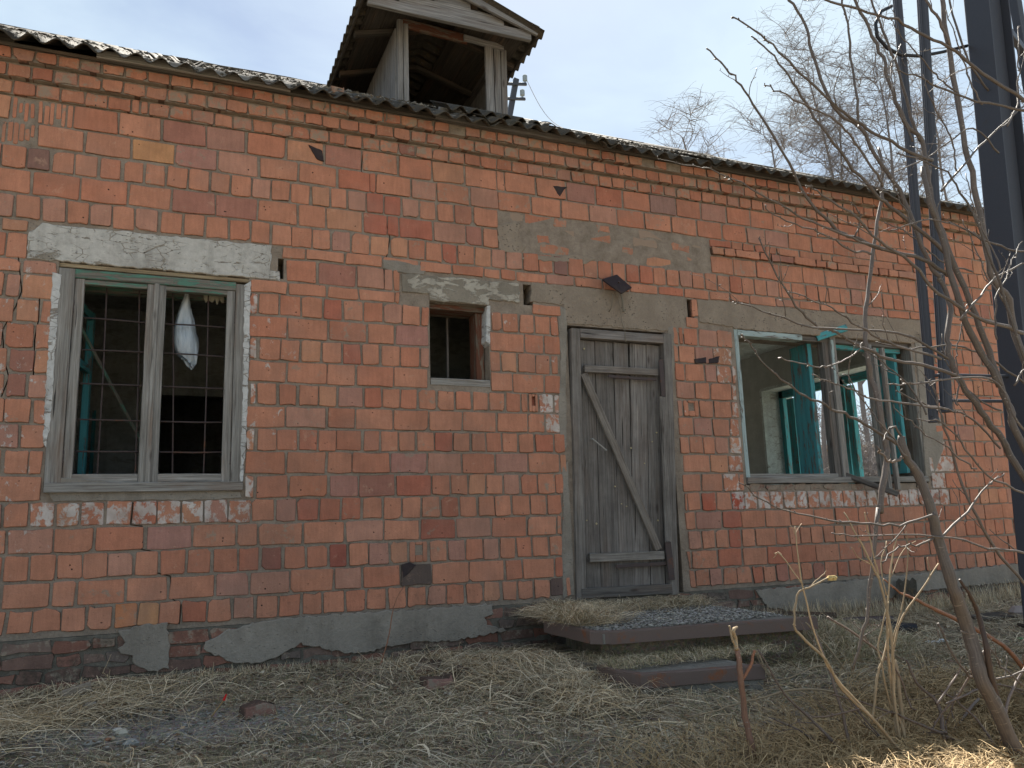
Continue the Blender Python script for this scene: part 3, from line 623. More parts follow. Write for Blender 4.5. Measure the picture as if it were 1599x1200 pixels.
# --- rest of the shell: ends, back, inner walls, ceiling, floors
def shell():
    e = MB(); X1 = WALL_X1
    yw0, yw1, zw0, zw1 = 1.25, 3.5, .8, 2.3
    e.box(8.2, X1, TH, yw0, -.4, 3.2); e.box(8.2, X1, yw1, 7.2, -.4, 3.2); e.box(8.2, X1, yw0, yw1, -.4, zw0); e.box(8.2, X1, yw0, yw1, zw1, 3.2)
    e.obj('end_wall', mat_plaster('end_wall_paint', (.50, .51, .48), dirt=(.36, .36, .34), st=.3), BLD, label='far end wall of the teal window room')
    e = MB(); e.box(WALL_X0, WALL_X0+.4, TH, 7.2, -.4, 3.2); e.box(WALL_X0, 4.9, 7.2, 7.6, -.4, 3.2); e.box(7.6, X1, 7.2, 7.6, -.4, 3.2); e.box(4.9, 7.6, 7.2, 7.6, -.4, .8); e.box(4.9, 7.6, 7.2, 7.6, 2.25, 3.2); e.obj('back_wall', M['room'], BLD)  # opening added in the unseen back wall to brighten the right room
    e = MB(); e.box(1.72, 1.84, TH, 7.2, -.1, 2.8); e.box(4.35, 4.5, TH, 7.2, -.1, 2.8)
    e.box(WALL_X0+.4, .55, 3.4, 3.5, -.1, 2.8); e.box(1.25, 1.72, 3.4, 3.5, -.1, 2.8); e.box(.55, 1.25, 3.4, 3.5, 1.95, 2.8); e.obj('partition', M['room'], BLD)
    e = MB(); e.box(1.84, 4.35, 1.4, 1.5, -.1, 2.8); e.obj('partition', M['roomdark'], BLD)
    e = MB(); e.box(WALL_X0, X1, -0.0+TH, 7.2, 2.8, 2.9); e.obj('room_ceiling', M['room'], BLD)
    e = MB(); e.box(WALL_X0+.4, 8.2, TH, 7.2, -.2, -.08); e.obj('room_floor', M['wooddark'], BLD)
    # gables
    e = MB()
    for xa, xb in ((WALL_X0, WALL_X0+.38), (X1-.38, X1)):
        V = [(xa, 0.1, 3.452), (xa, 7.5, 3.452), (xa, 3.8, 5.62), (xb, 0.1, 3.452), (xb, 7.5, 3.452), (xb, 3.8, 5.62)]
        e.add(V, [(0, 1, 2), (5, 4, 3), (0, 3, 4, 1), (1, 4, 5, 2), (2, 5, 3, 0)])
    e.obj('gable', M['mortar'], BLD)
    # whitewashed reveal boards of the end window
    for nm, b in (('plaster_reveal', (8.19, 8.6, yw1-.02, yw1+.02, zw0, zw1)), ('plaster_reveal', (8.19, 8.6, yw0, yw1, zw1-.02, zw1+.02)), ('plaster_reveal', (8.19, 8.6, yw0-.02, yw0+.02, zw0, zw1))):
        m = MB(); m.box(*b); m.obj(nm, M['reveal'], BLD)
shell()

# ================================================================ WINDOWS AND DOOR
def bm_(mat, parent, name, *beams, **kw):
    mb = MB()
    for b in beams: mb.beam(*b[0:4], **(b[4] if len(b) > 4 else {}))
    return mb.obj(name, mat, parent, **kw)
def vbeam(name, mat, parent, x, z0, z1, w_, y, d, **k): return bm_(mat, parent, name, ((x, y, z0), (x, y, z1), w_, d, dict(side=(1, 0, 0), seg=6, warp=.0015, **k)))
def hbeam(name, mat, parent, x0, x1, z, h, y, d, **k): return bm_(mat, parent, name, ((x0, y, z), (x1, y, z), h, d, dict(side=(0, 0, 1), seg=6, warp=.0012, **k)))
# left barred window ------------------------------------------------------
W1 = empty('window', (.53, .05, .80), BLD, label='wide barred window with weathered grey double frame')
vbeam('frame_stile', M['woodframe'], W1, .045, .80, 2.13, .085, .05, .12); vbeam('frame_stile', M['woodframe'], W1, 1.040, .80, 2.12, .075, .05, .12)
hbeam('frame_head', M['green'], W1, .088, 1.0025, 2.105, .055, .052, .11); hbeam('frame_sill', M['woodframe'], W1, .01, 1.075, .825, .055, .028, .13)
for (x0, x1) in ((.088, .535), (.540, 1.002)):
    vbeam('sash_stile', M['woodframe'], W1, x0+.026, .855, 2.075, .050, .028, .05); vbeam('sash_stile', M['woodframe'], W1, x1-.026, .855, 2.075, .050, .0275, .05)
    hbeam('sash_rail', M['woodframe'], W1, x0+.052, x1-.052, .880, .050, .029, .045); hbeam('sash_rail', M['green'], W1, x0+.052, x1-.052, 2.060, .030, .029, .045)
vbeam('cover_strip', M['woodframe'], W1, .538, .845, 2.08, .028, -.002, .014)
vbeam('hinge', M['rust'], W1, .088, 1.86, 1.94, .010, .0, .006); vbeam('hinge', M['rust'], W1, .088, .96, 1.04, .010, .0, .006)
vbeam('hinge', M['rust'], W1, 1.003, 1.86, 1.94, .010, .0, .006); vbeam('hinge', M['rust'], W1, 1.003, .96, 1.04, .010, .0, .006)
hbeam('head_board', M['pale2'], BLD, .0, 1.08, 2.150, .10, .055, .03) if 0 else None
mb = MB(); mb.beam((.0, .09, 2.155), (1.08, .09, 2.155), .16, .025, side=(0, 1, 0), tint=(1.25, 1.05, .75)); mb.obj('head_board', M['woodframe'], W1)
yb = .11
for z in (1.86, 1.665, 1.455, 1.235, 1.045):
    mb = MB(); mb.tube([(.03+.25*i, yb+.0, z+random.uniform(-.006, .004)) for i in range(5)], .0052, 6); mb.obj('window_bar', M['rust'], W1)
for px0, px1 in ((167, 152), (218, 212), (270, 270), (326, 318)):
    a = at(px0, 445, yb+.012); c = at(px1, 738, yb+.012); mb = MB(); mb.tube([(a.x, yb+.012, 2.1), ((a.x+c.x)/2+.004, yb+.012, 1.5), (c.x, yb+.012, .82)], .0052, 6); mb.obj('window_bar', M['rust'], W1)
vbeam('inner_frame_stile', M['teal'], W1, .03, .82, 2.12, .05, .30, .06); vbeam('inner_frame_stile', M['teal'], W1, 1.05, .82, 2.12, .05, .30, .06); hbeam('inner_frame_head', M['green'], W1, .055, 1.025, 2.10, .05, .30, .06)
# inner casement standing open into the room
def open_sash(px, hx, y0, ang, wd, z0, z1, mat, name='open_casement', mid=None, sw=.055):
    r = empty(name, (hx, y0, z0), BLD); d = Vector((math.cos(ang), math.sin(ang), 0)); h = Vector((hx, y0, 0))
    for t in (sw/2, wd-sw/2): bm_(mat, r, 'casement_stile', (h+d*t+Vector((0, 0, z0)), h+d*t+Vector((0, 0, z1)), sw, .042, dict(side=d, seg=5, warp=.001)))
    for z in [z0+.03, z1-.03]+([mid] if mid else []): bm_(mat, r, 'casement_rail', (h+d*sw+Vector((0, 0, z)), h+d*(wd-sw)+Vector((0, 0, z)), .055, .038, dict(side=(0, 0, 1), seg=4, warp=.001)))
    return r
tag(open_sash(0, .06, .34, math.radians(82), .45, .84, 2.06, M['teal'], mid=1.66), 'teal inner casement standing open behind the barred window')
bm_(M['green'], BLD, 'loose_batten', ((.10, .40, 1.86), (.62, .95, .90), .022, .016, {}))
# hanging bag and rag
def bag():
    c = at(291, 505, .17); top = at(292, 458, .17); bot = at(293, 566, .17); mb = MB(); mb.smooth = True; n = 20; rows = 16; V = []; F = []
    H = top.z-bot.z
    for i in range(rows+1):
        t = i/rows; r = (.010+.084*min(1, t*1.3)**.9)*(1-.30*max(0, (t-.62)/.38)**1.2)*(1-.35*max(0, (t-.93)/.07))
        for j in range(n):
            a = 2*math.pi*j/n; fold = 1+.10*math.sin(5*a+1.3*t)+.10*math.sin(9*a+4*t)+random.uniform(-.05, .05)
            V.append((top.x-.012*math.sin(3*t)+.016*t*t+r*fold*math.cos(a)*(.9 if math.cos(a) > 0 else .8), .17+r*.4*fold*math.sin(a)+.008*math.sin(11*t+2*a), top.z-H*t-.045*t**3*math.cos(a-.3)+.006*math.sin(7*a)))
    for i in range(rows):
        for j in range(n): F.append((i*n+j, (i+1)*n+j, (i+1)*n+(j+1) % n, i*n+(j+1) % n))
    F.append(tuple(rows*n+j for j in range(n))); mb.add(V, F)
    o = mb.obj('plastic_bag', M['bag'], None, label='pale translucent plastic bag hanging behind the window bars', cat='bag')
    k = MB(); k.tube([(top.x, .17, top.z-.01), (top.x+.003, .165, 2.13)], .004, 5); k.obj('knot', M['bag'], o)
    r = MB(); r.smooth = True; V = []; F = []; x0 = at(318, 462, .17).x
    for i in range(10):
        for j in range(5): V.append((x0+i*.014, .17+.012*math.sin(i*1.7+j), 2.135-j*(.018+.01*math.sin(i*1.3)**2)))
    for i in range(9):
        for j in range(4): F.append((i*5+j, i*5+j+1, (i+1)*5+j+1, (i+1)*5+j))
    r.add(V, F, None, (.42, .40, .32)); r.obj('curtain_rag', M['stone'], None, label='small torn remnant of pale curtain at the window head beside the bag', cat='rag')
bag()
bm_(M['teal'], BLD, 'heating_pipe', ((.0, 2.9, -.08), (.0, 2.9, 1.7), .03, .03, {}))
# small window --------------------------------------------------------------
W2 = empty('window', (2.52, .1, 1.515), BLD, label='small square unglazed window opening beside the door')
vbeam('frame_stile', M['oldred'], W2, 2.712, 1.56, 2.085, .062, .16, .14); vbeam('frame_stile', M['woodframe'], W2, 2.322, 1.56, 2.085, .04, .20, .10)
hbeam('frame_sill', M['woodframe'], W2, 2.302, 2.744, 1.540, .05, .075, .16); hbeam('frame_head', M['oldred'], W2, 2.302, 2.744, 2.100, .036, .14, .16)
vbeam('mullion', M['wooddark'], W2, 2.53, 1.56, 2.085, .016, .30, .02)
slab('plaster_reveal', None, -.008, .12, M['limewash'], WALL, world=[(2.722, 1.85), (2.752, 1.82), (2.765, 2.12), (2.735, 2.12)], amp=.004)
# door ------------------------------------------------------------------------
D = empty('door', (3.83, .04, .0), BLD, label='weathered grey plank door with diagonal brace')
def P3(px, py, y=0.): return at(px, py, y)
yd = .03
def dbar(name, mat, p, q, wd, th, y, **k):
    a = at(*p, y); c = at(*q, y); return bm_(mat, D, name, (a, c, wd, th, dict(side=k.pop('side', (1, 0, 0)), seg=5, warp=.0012, **k)))
dbar('frame_jamb', M['doorwood'], (893, 516), (903, 936), .075, .12, yd, tint=(1.1, 1.1, 1.1)); dbar('frame_jamb', M['doorwood'], (1036, 524), (1047, 928), .075, .12, yd, tint=(.95, .95, .95))
dbar('frame_head', M['doorwood'], (901, 523), (1030, 532), .07, .11, yd-.004, side=(0, 0, 1), tint=(1.15, 1.15, 1.18)); dbar('frame_threshold', M['wooddark'], (903, 927), (1043, 919), .07, .12, yd-.004, side=(0, 0, 1))
xs_t = [900, 928.5, 956.5, 981.5, 1009.5, 1028]; xs_b = [909, 938, 968, 990, 1014, 1040]
for i in range(5):
    a0, a1 = at(xs_t[i], 534, yd).x, at(xs_t[i+1], 537, yd).x; b0, b1 = at(xs_b[i], 915, yd).x, at(xs_b[i+1], 912, yd).x
    zt = 1.915; zb_ = .05; mb = MB(); c = random.uniform(.85, 1.12)
    mb.beam(((b0+b1)/2, yd+.01+random.uniform(-.003, .003), zb_), ((a0+a1)/2, yd+.01, zt), ((a1-a0)+(b1-b0))/2-.005, .03, side=(1, 0, 0), seg=8, warp=.0012, tint=(c, c, c*1.01)); mb.obj('plank', M['doorwood'], D)
dbar('ledge', M['doorwood'], (912, 576), (1026, 582), .055, .03, -.012, side=(0, 0, 1), tint=(1.1, 1.1, 1.1)); dbar('ledge', M['doorwood'], (920, 872), (1036, 867), .062, .03, -.012, side=(0, 0, 1), tint=(1.1, 1.1, 1.08))
dbar('brace', M['doorwood'], (911, 584), (1028, 858), .058, .026, -.014, side=(1, 0, 0), tint=(1.15, 1.12, 1.08))
dbar('strap_hinge', M['rust'], (950, 588), (1024, 593), .022, .008, -.022, side=(0, 0, 1)); dbar('strap_hinge', M['rust'], (962, 885), (1040, 880), .026, .008, -.022, side=(0, 0, 1))
dbar('hinge_plate', M['rust'], (1032, 562), (1036, 619), .042, .010, -.038, side=(1, 0, 0)); dbar('hinge_plate', M['rust'], (1043, 847), (1049, 906), .055, .010, -.038, side=(1, 0, 0))
dbar('cover_board', M['doorwood'], (1034, 620), (1043, 846), .05, .02, -.038)
a = at(923, 686, -.005); c = at(945, 704, -.012); mb = MB(); mb.tube([a+Vector((0, .01, 0)), a+Vector((0, -.02, 0)), c+Vector((0, -.02, 0)), c+Vector((0, .01, 0))], .006, 6, (1.6, 1.6, 1.6)); mb.obj('handle', mat_metal('pale_iron', (.30, .29, .27), (.2, .12, .08), .6), D)
mb = MB()
for (px, py) in [(931, 818), (916, 813), (978, 791), (970, 787), (1027, 813), (1006, 724), (1025, 676), (985, 700), (960, 760), (912, 545), (1018, 690)]:
    q = at(px, py, .010); mb.tube([q, q+Vector((random.uniform(-.002, .002), -.006, 0))], random.uniform(.005, .008), 7, (.42, .36, .22))
mb.obj('nail_washers', M['stone'], D)
mb = MB(); mb.beam(at(905, 740, .0), at(908, 778, -.004), .006, .003, side=(1, 0, 0), tint=(1, 1, 1)); mb.obj('split_sliver', M['drystem'], D)
# bricks below the threshold
for i in range(4):
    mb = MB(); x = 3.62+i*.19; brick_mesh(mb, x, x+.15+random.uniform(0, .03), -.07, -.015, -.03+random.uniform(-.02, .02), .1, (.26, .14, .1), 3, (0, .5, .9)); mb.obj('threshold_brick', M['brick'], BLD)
# metal plate and cables above the door --------------------------------------
def plate():
    P = [at(940, 437, -.07), at(963, 430, -.02), at(986, 450, -.07), at(970, 459, -.16)]
    c = sum(P, Vector())/4; nrm = (P[1]-P[0]).cross(P[3]-P[0]).normalized()*.006
    r = empty('lamp_bracket', (c.x, 0, c.z-.12), label='tilted dark square metal plate on a bracket above the door', cat='bracket')
    mb = MB(); V = [p+nrm for p in P]+[p-nrm for p in P]; mb.add(V, [(0, 1, 2, 3), (7, 6, 5, 4), (0, 4, 5, 1), (1, 5, 6, 2), (2, 6, 7, 3), (3, 7, 4, 0)]); mb.obj('plate', M['plate'], r)
    mb = MB(); mb.tube([at(974, 487, .0), at(974, 486, -.03), at(972, 470, -.045), at(968, 452, -.06)], .007, 7); mb.obj('bracket_arm', mat_metal('grey_arm', (.20, .19, .16), (.15, .1, .07), .6), r)
    mb = MB(); mb.tube([c-nrm*2, c-nrm*4], .008, 7); mb.obj('bolt', M['rust'], r)
    mb = MB(); mb.tube([at(957, 459, -.06), at(957, 470, -.06), at(954, 482, -.04), at(951, 487, -.01)], .0045, 6, (1.2, 1, .7))
    mb.obj('lamp_cable', M['wire'], None, label='short frayed cable bundle between the metal plate and the socket hole', cat='cable')
    mb = MB(); mb.tube([at(959, 457, -.09), at(965, 467, -.05), at(969, 485, -.03), at(971, 503, -.025), at(976, 518, -.03), at(977, 534, -.035)], .0032, 6, (1.3, 1.3, 1.2))
    mb.obj('lamp_cable', M['wire'], None, label='thin pale cable hanging from the metal plate down over the door head', cat='cable')
plate()
# right teal window ----------------------------------------------------------
W3 = empty('window', (5.95, .05, .80), BLD, label='wide open teal framed window with no glass')
def vb(px, py0, py1, wpx, y, d, mat, name='frame_stile', **k):
    a = at(px, (py0+py1)/2, y); sc = (a-EYE).dot(FV)/CF; z1 = at(px, py0, y).z; z0 = at(px, py1, y).z
    return vbeam(name, mat, W3, a.x, z0, z1, wpx*sc*1.06, y, d, **k)
vbeam('frame_stile', M['pale'], W3, 4.975, .86, 2.10, .04, .05, .10); hbeam('frame_head', M['pale'], W3, 4.99, 5.68, 2.07, .05, .04, .09); hbeam('frame_head', M['wooddark'], W3, 5.68, 6.98, 2.075, .045, .07, .09)
hbeam('frame_sill', M['woodframe'], W3, 4.955, 6.99, .835, .05, .05, .14); hbeam('sash_rail', M['woodframe'], W3, 4.97, 5.95, .875, .03, .04, .05)
vb(1294, 528, 745, 11, .06, .07, M['wooddark'], 'mullion'); vb(1308, 528, 746, 11, .03, .05, M['woodframe'], 'mullion'); vb(1301, 532, 600, 5, .01, .03, M['pale'], 'mullion_strip')
r = open_sash(0, 5.86, .11, math.radians(82), .27, .86, 2.06, M['teal'], sw=.145); tag(r, 'teal casement swung into the room at the middle of the open window')
a = at(1275, 528, .02); c = at(1322, 512, -.10); bm_(M['teal'], W3, 'broken_head_batten', (a, c, .06, .035, dict(side=(0, 0, 1))))
hbeam('sash_head', M['teal'], W3, 6.0, 6.93, 2.035, .04, .10, .05)
vb(1366, 540, 745, 8, .02, .05, M['woodframe']); vb(1376, 545, 770, 7, -.03, .04, M['woodframe'], 'sash_stile'); vb(1389, 545, 765, 6, -.05, .04, M['woodframe'], 'sash_stile'); vb(1430, 545, 745, 12, .05, .10, M['woodframe'])
r = open_sash(0, 6.90, .11, math.radians(96), .26, .90, 2.04, M['teal'], sw=.125); tag(r, 'teal casement swung into the room at the right jamb')
a = at(1320, 742, .02); c = at(1402, 772, -.22); bm_(M['wooddark'], W3, 'hanging_rail', (a, c, .045, .035, dict(side=(0, 0, 1))))
for i in range(13):
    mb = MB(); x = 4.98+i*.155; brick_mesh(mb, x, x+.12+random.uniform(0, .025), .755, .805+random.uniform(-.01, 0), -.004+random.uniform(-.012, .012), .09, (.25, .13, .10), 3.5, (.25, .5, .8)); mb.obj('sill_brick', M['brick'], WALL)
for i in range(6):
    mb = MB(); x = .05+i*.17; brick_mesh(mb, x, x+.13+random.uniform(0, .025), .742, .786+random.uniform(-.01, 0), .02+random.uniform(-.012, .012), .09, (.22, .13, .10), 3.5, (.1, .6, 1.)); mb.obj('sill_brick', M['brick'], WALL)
# teal window of the far end wall
W4 = empty('window', (8.45, 2.4, .8), BLD, label='teal window in the far end wall seen through the open window')
def ybeam(name, y0, y1, z, h, x=8.5): bm_(M['teal'], W4, name, ((x, y0, z), (x, y1, z), h, .07, dict(side=(0, 0, 1))))
def zbeam(name, y, w_, x=8.5, z0=.8, z1=2.28, mat='teal'): bm_(M[mat], W4, name, ((x, y, z0), (x, y, z1), w_, .07, dict(side=(0, 1, 0))))
ybeam('frame_head', 1.3, 3.46, 2.23, .10); ybeam('frame_sill', 1.3, 3.46, .85, .08)
for y_ in (3.42, 2.42, 2.32, 1.31): zbeam('frame_stile', y_, .08)
zbeam('casement_stile', 3.18, .13, 8.44, .9, 2.14); zbeam('casement_stile', 2.16, .10, 8.44, .9, 2.14)
# ================================================================ ROOF
EZ, SL = 3.43, .598          # height of the sheet ends at y=-.2, rise per metre
def roof_z(y): return EZ+(y+.2)*SL
ROOF = empty('roof', (3.2, 0, 3.45), BLD)
rn = Vector((0, -SL, 1)).normalized(); rd = Vector((0, 1, SL)).normalized()
def sheet(x0, s0, s1, lift, waves=8, pitch=.143, amp=.021, front=True, tilt=0., rough=.0, yo=0.):
    mb = MB(); mb.smooth = True; nu = waves*8+1; nv = 5; V = []; th = .007
    o = Vector((x0, -.2, EZ))
    for l in (0, 1):
        for j in range(nv):
            s = s0+(s1-s0)*j/(nv-1)
            for i in range(nu):
                u = i*pitch/8; h = amp*math.cos(2*math.pi*i/8)+lift+(th if l == 0 else 0)
                e = random.uniform(-rough, rough) if j == 0 else 0
                V.append(o+Vector((u, 0, 0))+rd*(s+(e if l == 0 else 0)+tilt*u)+rn*(h+.004*math.sin(u*4+s0*3)))
    F = []; B = nu*nv
    for j in range(nv-1):
        for i in range(nu-1):
            k = j*nu+i; F.append((k, k+1, k+nu+1, k+nu)); F.append((B+k+nu, B+k+nu+1, B+k+1, B+k))
    for i in range(nu-1): F.append((B+i, B+i+1, i+1, i)); k = (nv-1)*nu+i; F.append((k, k+1, B+k+1, B+k))
    for j in range(nv-1): F.append((j*nu, (j+1)*nu, B+(j+1)*nu, B+j*nu)); k = j*nu+nu-1; F.append((B+k, B+k+nu, k+nu, k))
    mb.add(V, F); return mb
for row, (s0, s1) in enumerate(((-.03, 1.65), (1.5, 3.2), (3.05, 4.72))):
    for i in range(11):
        x = -2.35+i*1.0; 
        if x > WALL_X1: continue
        sheet(x, s0+random.uniform(-.012, .012), s1, .028*(i % 2)*.35+row*.012+.01*(i % 3)+.012, tilt=random.uniform(-.012, .012), rough=.010).obj('roof_sheet', M['asb'], ROOF)
def roof_debris():
    mb = MB()
    for i in range(3800):
        x = random.uniform(-1, 8.7); s = abs(random.gauss(0, 1.2)); 
        if s > 4.2: continue
        p = Vector((x, -.2, EZ))+rd*s+rn*(.045+.018*math.cos(2*math.pi*(x+2.35)/.143)); r_ = random.uniform(.006, .022); a = random.uniform(0, 6.28); g = random.uniform(.5, 1.3)
        c = random.choice(((.10, .07, .04), (.15, .13, .10), (.06, .05, .035), (.24, .21, .17))); u = Vector((math.cos(a), math.sin(a), 0))*r_; v = Vector((-math.sin(a), math.cos(a), 0))*r_*.6
        u = u-rn*u.dot(rn); v = v-rn*v.dot(rn); h = rn*r_*random.uniform(.3, .9)
        mb.add([p-u-v, p+u-v, p+u+v, p-u+v, p+h+u*.3], [(0, 1, 4), (1, 2, 4), (2, 3, 4), (3, 0, 4)], None, tuple(g*q for q in c))
    mb.obj('roof_debris', M['stone'], ROOF, kind='stuff')
roof_debris()
# back slope and ridge
mb = MB(); ry = 3.8; rz_ = roof_z(3.8)+.02
mb.add([(-2.4, ry, rz_), (8.95, ry, rz_), (8.95, 7.9, roof_z(-.3)), (-2.4, 7.9, roof_z(-.3)), (-2.4, ry, rz_-.02), (8.95, ry, rz_-.02), (8.95, 7.9, roof_z(-.3)-.02), (-2.4, 7.9, roof_z(-.3)-.02)], [(0, 1, 2, 3), (7, 6, 5, 4), (0, 4, 5, 1), (2, 6, 7, 3), (1, 5, 6, 2), (3, 7, 4, 0)]); mb.obj('back_slope', M['asb'], ROOF)
mb = MB(); mb.beam((-2.4, ry, rz_-.005), (8.95, ry, rz_-.005), .22, .03, side=(0, 1, 0), seg=30, warp=.01); mb.obj('ridge_cap', M['asb'], ROOF)
# eave boards and rafters
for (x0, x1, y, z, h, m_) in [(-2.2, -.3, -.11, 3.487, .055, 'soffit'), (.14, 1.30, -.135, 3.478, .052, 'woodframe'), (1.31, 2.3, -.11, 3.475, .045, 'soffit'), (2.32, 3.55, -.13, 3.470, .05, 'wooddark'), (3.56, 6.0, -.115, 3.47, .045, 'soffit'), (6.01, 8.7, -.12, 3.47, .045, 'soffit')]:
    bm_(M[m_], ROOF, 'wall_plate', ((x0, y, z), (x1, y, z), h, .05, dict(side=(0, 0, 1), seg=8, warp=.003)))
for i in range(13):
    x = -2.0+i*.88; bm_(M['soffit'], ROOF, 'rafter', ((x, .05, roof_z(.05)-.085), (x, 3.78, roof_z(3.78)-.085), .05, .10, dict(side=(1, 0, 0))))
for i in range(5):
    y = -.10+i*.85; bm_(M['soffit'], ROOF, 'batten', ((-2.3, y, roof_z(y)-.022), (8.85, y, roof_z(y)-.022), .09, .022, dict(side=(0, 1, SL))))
for px, py in ((508, 166), (604, 185), (677, 192), (938, 245)):
    a = at(px, py, -.12); mb = MB(); mb.tube([a+Vector((0, 0, .06)), a, a+Vector((-.012, -.01, -.03))], .005, 5); mb.obj('roof_nail', M['wire'], ROOF)
# loose pieces lying on the roof (they can be lifted off)
def roofpt(px, py, h=.03):
    y = .02; z = roof_z(y)+h; return Vector((XA(px, z, y), y, z))
sh = sheet(0, 0, .5, 0, 5); sh.v = [tuple(Vector(v)) for v in sh.v]
a = roofpt(688, 176, .05); c = roofpt(795, 198, .05)
mb = sheet(a.x, .18, .62, .075, waves=7, pitch=.125, tilt=.02); mb.obj('broken_sheet', M['asb'], None, label='broken piece of corrugated sheet lying loose on the eave below the dormer', cat='roof sheet')
a = roofpt(712, 170, .085); c = roofpt(800, 192, .06)+Vector((0, .12, .07))
bm_(M['woodframe'], None, 'loose_board', (a, c, .07, .02, dict(side=rd, seg=6, warp=.002)), label='grey board lying on the roof edge under the dormer opening, longer one', cat='board')
a = roofpt(686, 168, .07); c = roofpt(728, 175, .07)
bm_(M['woodframe'], None, 'loose_board', (a, c, .06, .02, dict(side=rd, seg=4, warp=.002)), label='short grey board end on the roof edge under the dormer opening', cat='board')
mb = MB(); a = roofpt(527, 142, .07)
brick_mesh(mb, a.x-.045, a.x+.05, a.z-.035, a.z+.03, a.y, .09, (.34, .19, .12), 3); mb.obj('roof_brick', M['brick'], None, label='broken brick lying on the corrugated roof left of the dormer', cat='brick')
# ================================================================ DORMER
DY = .80; DR = empty('dormer', (2.82, DY, 4.0), BLD, label='open wooden dormer with a small gable on the roof')
def dm(name, mat, p, q, wd, th, side=(0, 0, 1), seg=5, **k): return bm_(mat, DR, name, (Vector(p), Vector(q), wd, th, dict(side=side, seg=seg, warp=.0015, **k)))
xl, xr, zb2, zt2 = 2.345, 3.30, 3.98, 4.84
dm('front_post', M['wood'], (xl-.02, DY+.02, zb2), (xl-.02, DY+.02, zt2+.02), .050, .045, (1, 0, 0)); dm('front_post', M['wood'], (xl+.028, DY, zb2), (xl+.028, DY, zt2-.02), .040, .03, (1, 0, 0))
for i, x in enumerate((xr-.16, xr-.085, xr-.02)): dm('front_post', M['wood'], (x, DY+.0+.01*i, zb2), (x+.005*i, DY+.01*i, zt2-.02*(i == 0)), .075 if i == 0 else .058, .03, (1, 0, 0))
dm('lintel_board', M['oldred'], (xl+.0, DY+.012, zt2-.005), (xr-.36, DY+.012, zt2-.025), .085, .03); dm('lintel_board', M['wood'], (xr-.40, DY-.012, zt2-.032), (xr-.02, DY-.012, zt2-.042), .055, .03)
yf = .45     # front of the little roof
dm('tie_beam', M['wood'], (1.97, yf+.04, 4.745), (3.41, yf+.04, 4.745), .085, .04)
apz, hx, cxd = 5.02, .77, 2.70; ez = 4.78
for i in range(2):
    z = 4.835+i*.095; hw = (apz-.04-z)/(apz-ez)*hx; dm('gable_board', M['wood'], (cxd-hw, yf+.055, z), (cxd+hw, yf+.055, z), .098, .02)
for sgn in (-1, 1):
    dm('barge_board', M['wood'], (cxd, yf-.0+.002*sgn, apz-.01), (cxd+sgn*hx, yf+.002*sgn, ez+.01), .095, .028, (0, 0, 1))
# side walls of upright boards, each board its own length down to the roof
for sgn, X in ((-1, xl-.045), (1, xr+.015)):
    y = DY+.045; i = 0
    while y < 2.2:
        w_ = random.uniform(.085, .12); zlo = roof_z(y)-.02
        if zlo > 4.75: break
        dm('side_board', M['wood'], (X, y+w_/2, zlo), (X, y+w_/2, 4.80), w_-.005, .02, (0, 1, 0)); y += w_; i += 1
    dm('side_plate', M['wooddark'], (X-.0+sgn*-.035, DY+.03, 4.80), (X+sgn*-.035, 2.3, 4.735), .06, .04)
# small roof: two slopes of corrugated sheet with waves running down the slope
for sgn in (-1, 1):
    mb = MB(); mb.smooth = True; nv = 9; pitch = .13; nu = int(2.6/pitch*8)+1; V = []; F = []; th = .008
    for l in (0, 1):
        for j in range(4):
            t = j/3
            for i in range(nu):
                y = yf-.05+i*pitch/8; z_ = apz+.03+(ez-.06-apz)*t; V.append((cxd+sgn*(hx+.04)*t, y, z_+.020*math.cos(2*math.pi*i/8)+(th if l == 0 else 0)))
    B = nu*4
    for j in range(3):
        for i in range(nu-1): k = j*nu+i; F += [(k, k+1, k+nu+1, k+nu), (B+k+nu, B+k+nu+1, B+k+1, B+k)]
    for i in range(nu-1): k = 3*nu+i; F += [(k, k+1, B+k+1, B+k)]
    mb.add(V, F); mb.obj('roof_sheet', M['asb'], DR)
    d = Vector((sgn*hx, 0, ez-apz)).normalized()
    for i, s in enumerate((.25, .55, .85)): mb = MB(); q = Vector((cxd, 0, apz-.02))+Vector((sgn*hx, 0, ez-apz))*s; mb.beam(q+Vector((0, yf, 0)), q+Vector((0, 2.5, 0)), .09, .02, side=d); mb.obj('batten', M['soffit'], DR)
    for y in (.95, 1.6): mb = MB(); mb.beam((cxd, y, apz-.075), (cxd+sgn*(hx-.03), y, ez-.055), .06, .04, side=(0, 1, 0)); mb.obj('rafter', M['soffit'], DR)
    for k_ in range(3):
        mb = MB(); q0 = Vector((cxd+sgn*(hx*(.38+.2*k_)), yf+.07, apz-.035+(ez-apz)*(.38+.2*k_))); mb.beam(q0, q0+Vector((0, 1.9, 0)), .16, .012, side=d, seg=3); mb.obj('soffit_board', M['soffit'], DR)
    dm('eave_edge', M['soffit'], (cxd+sgn*hx, yf+.02, ez-.025), (cxd+sgn*hx, 2.4, ez-.025), .05, .02)

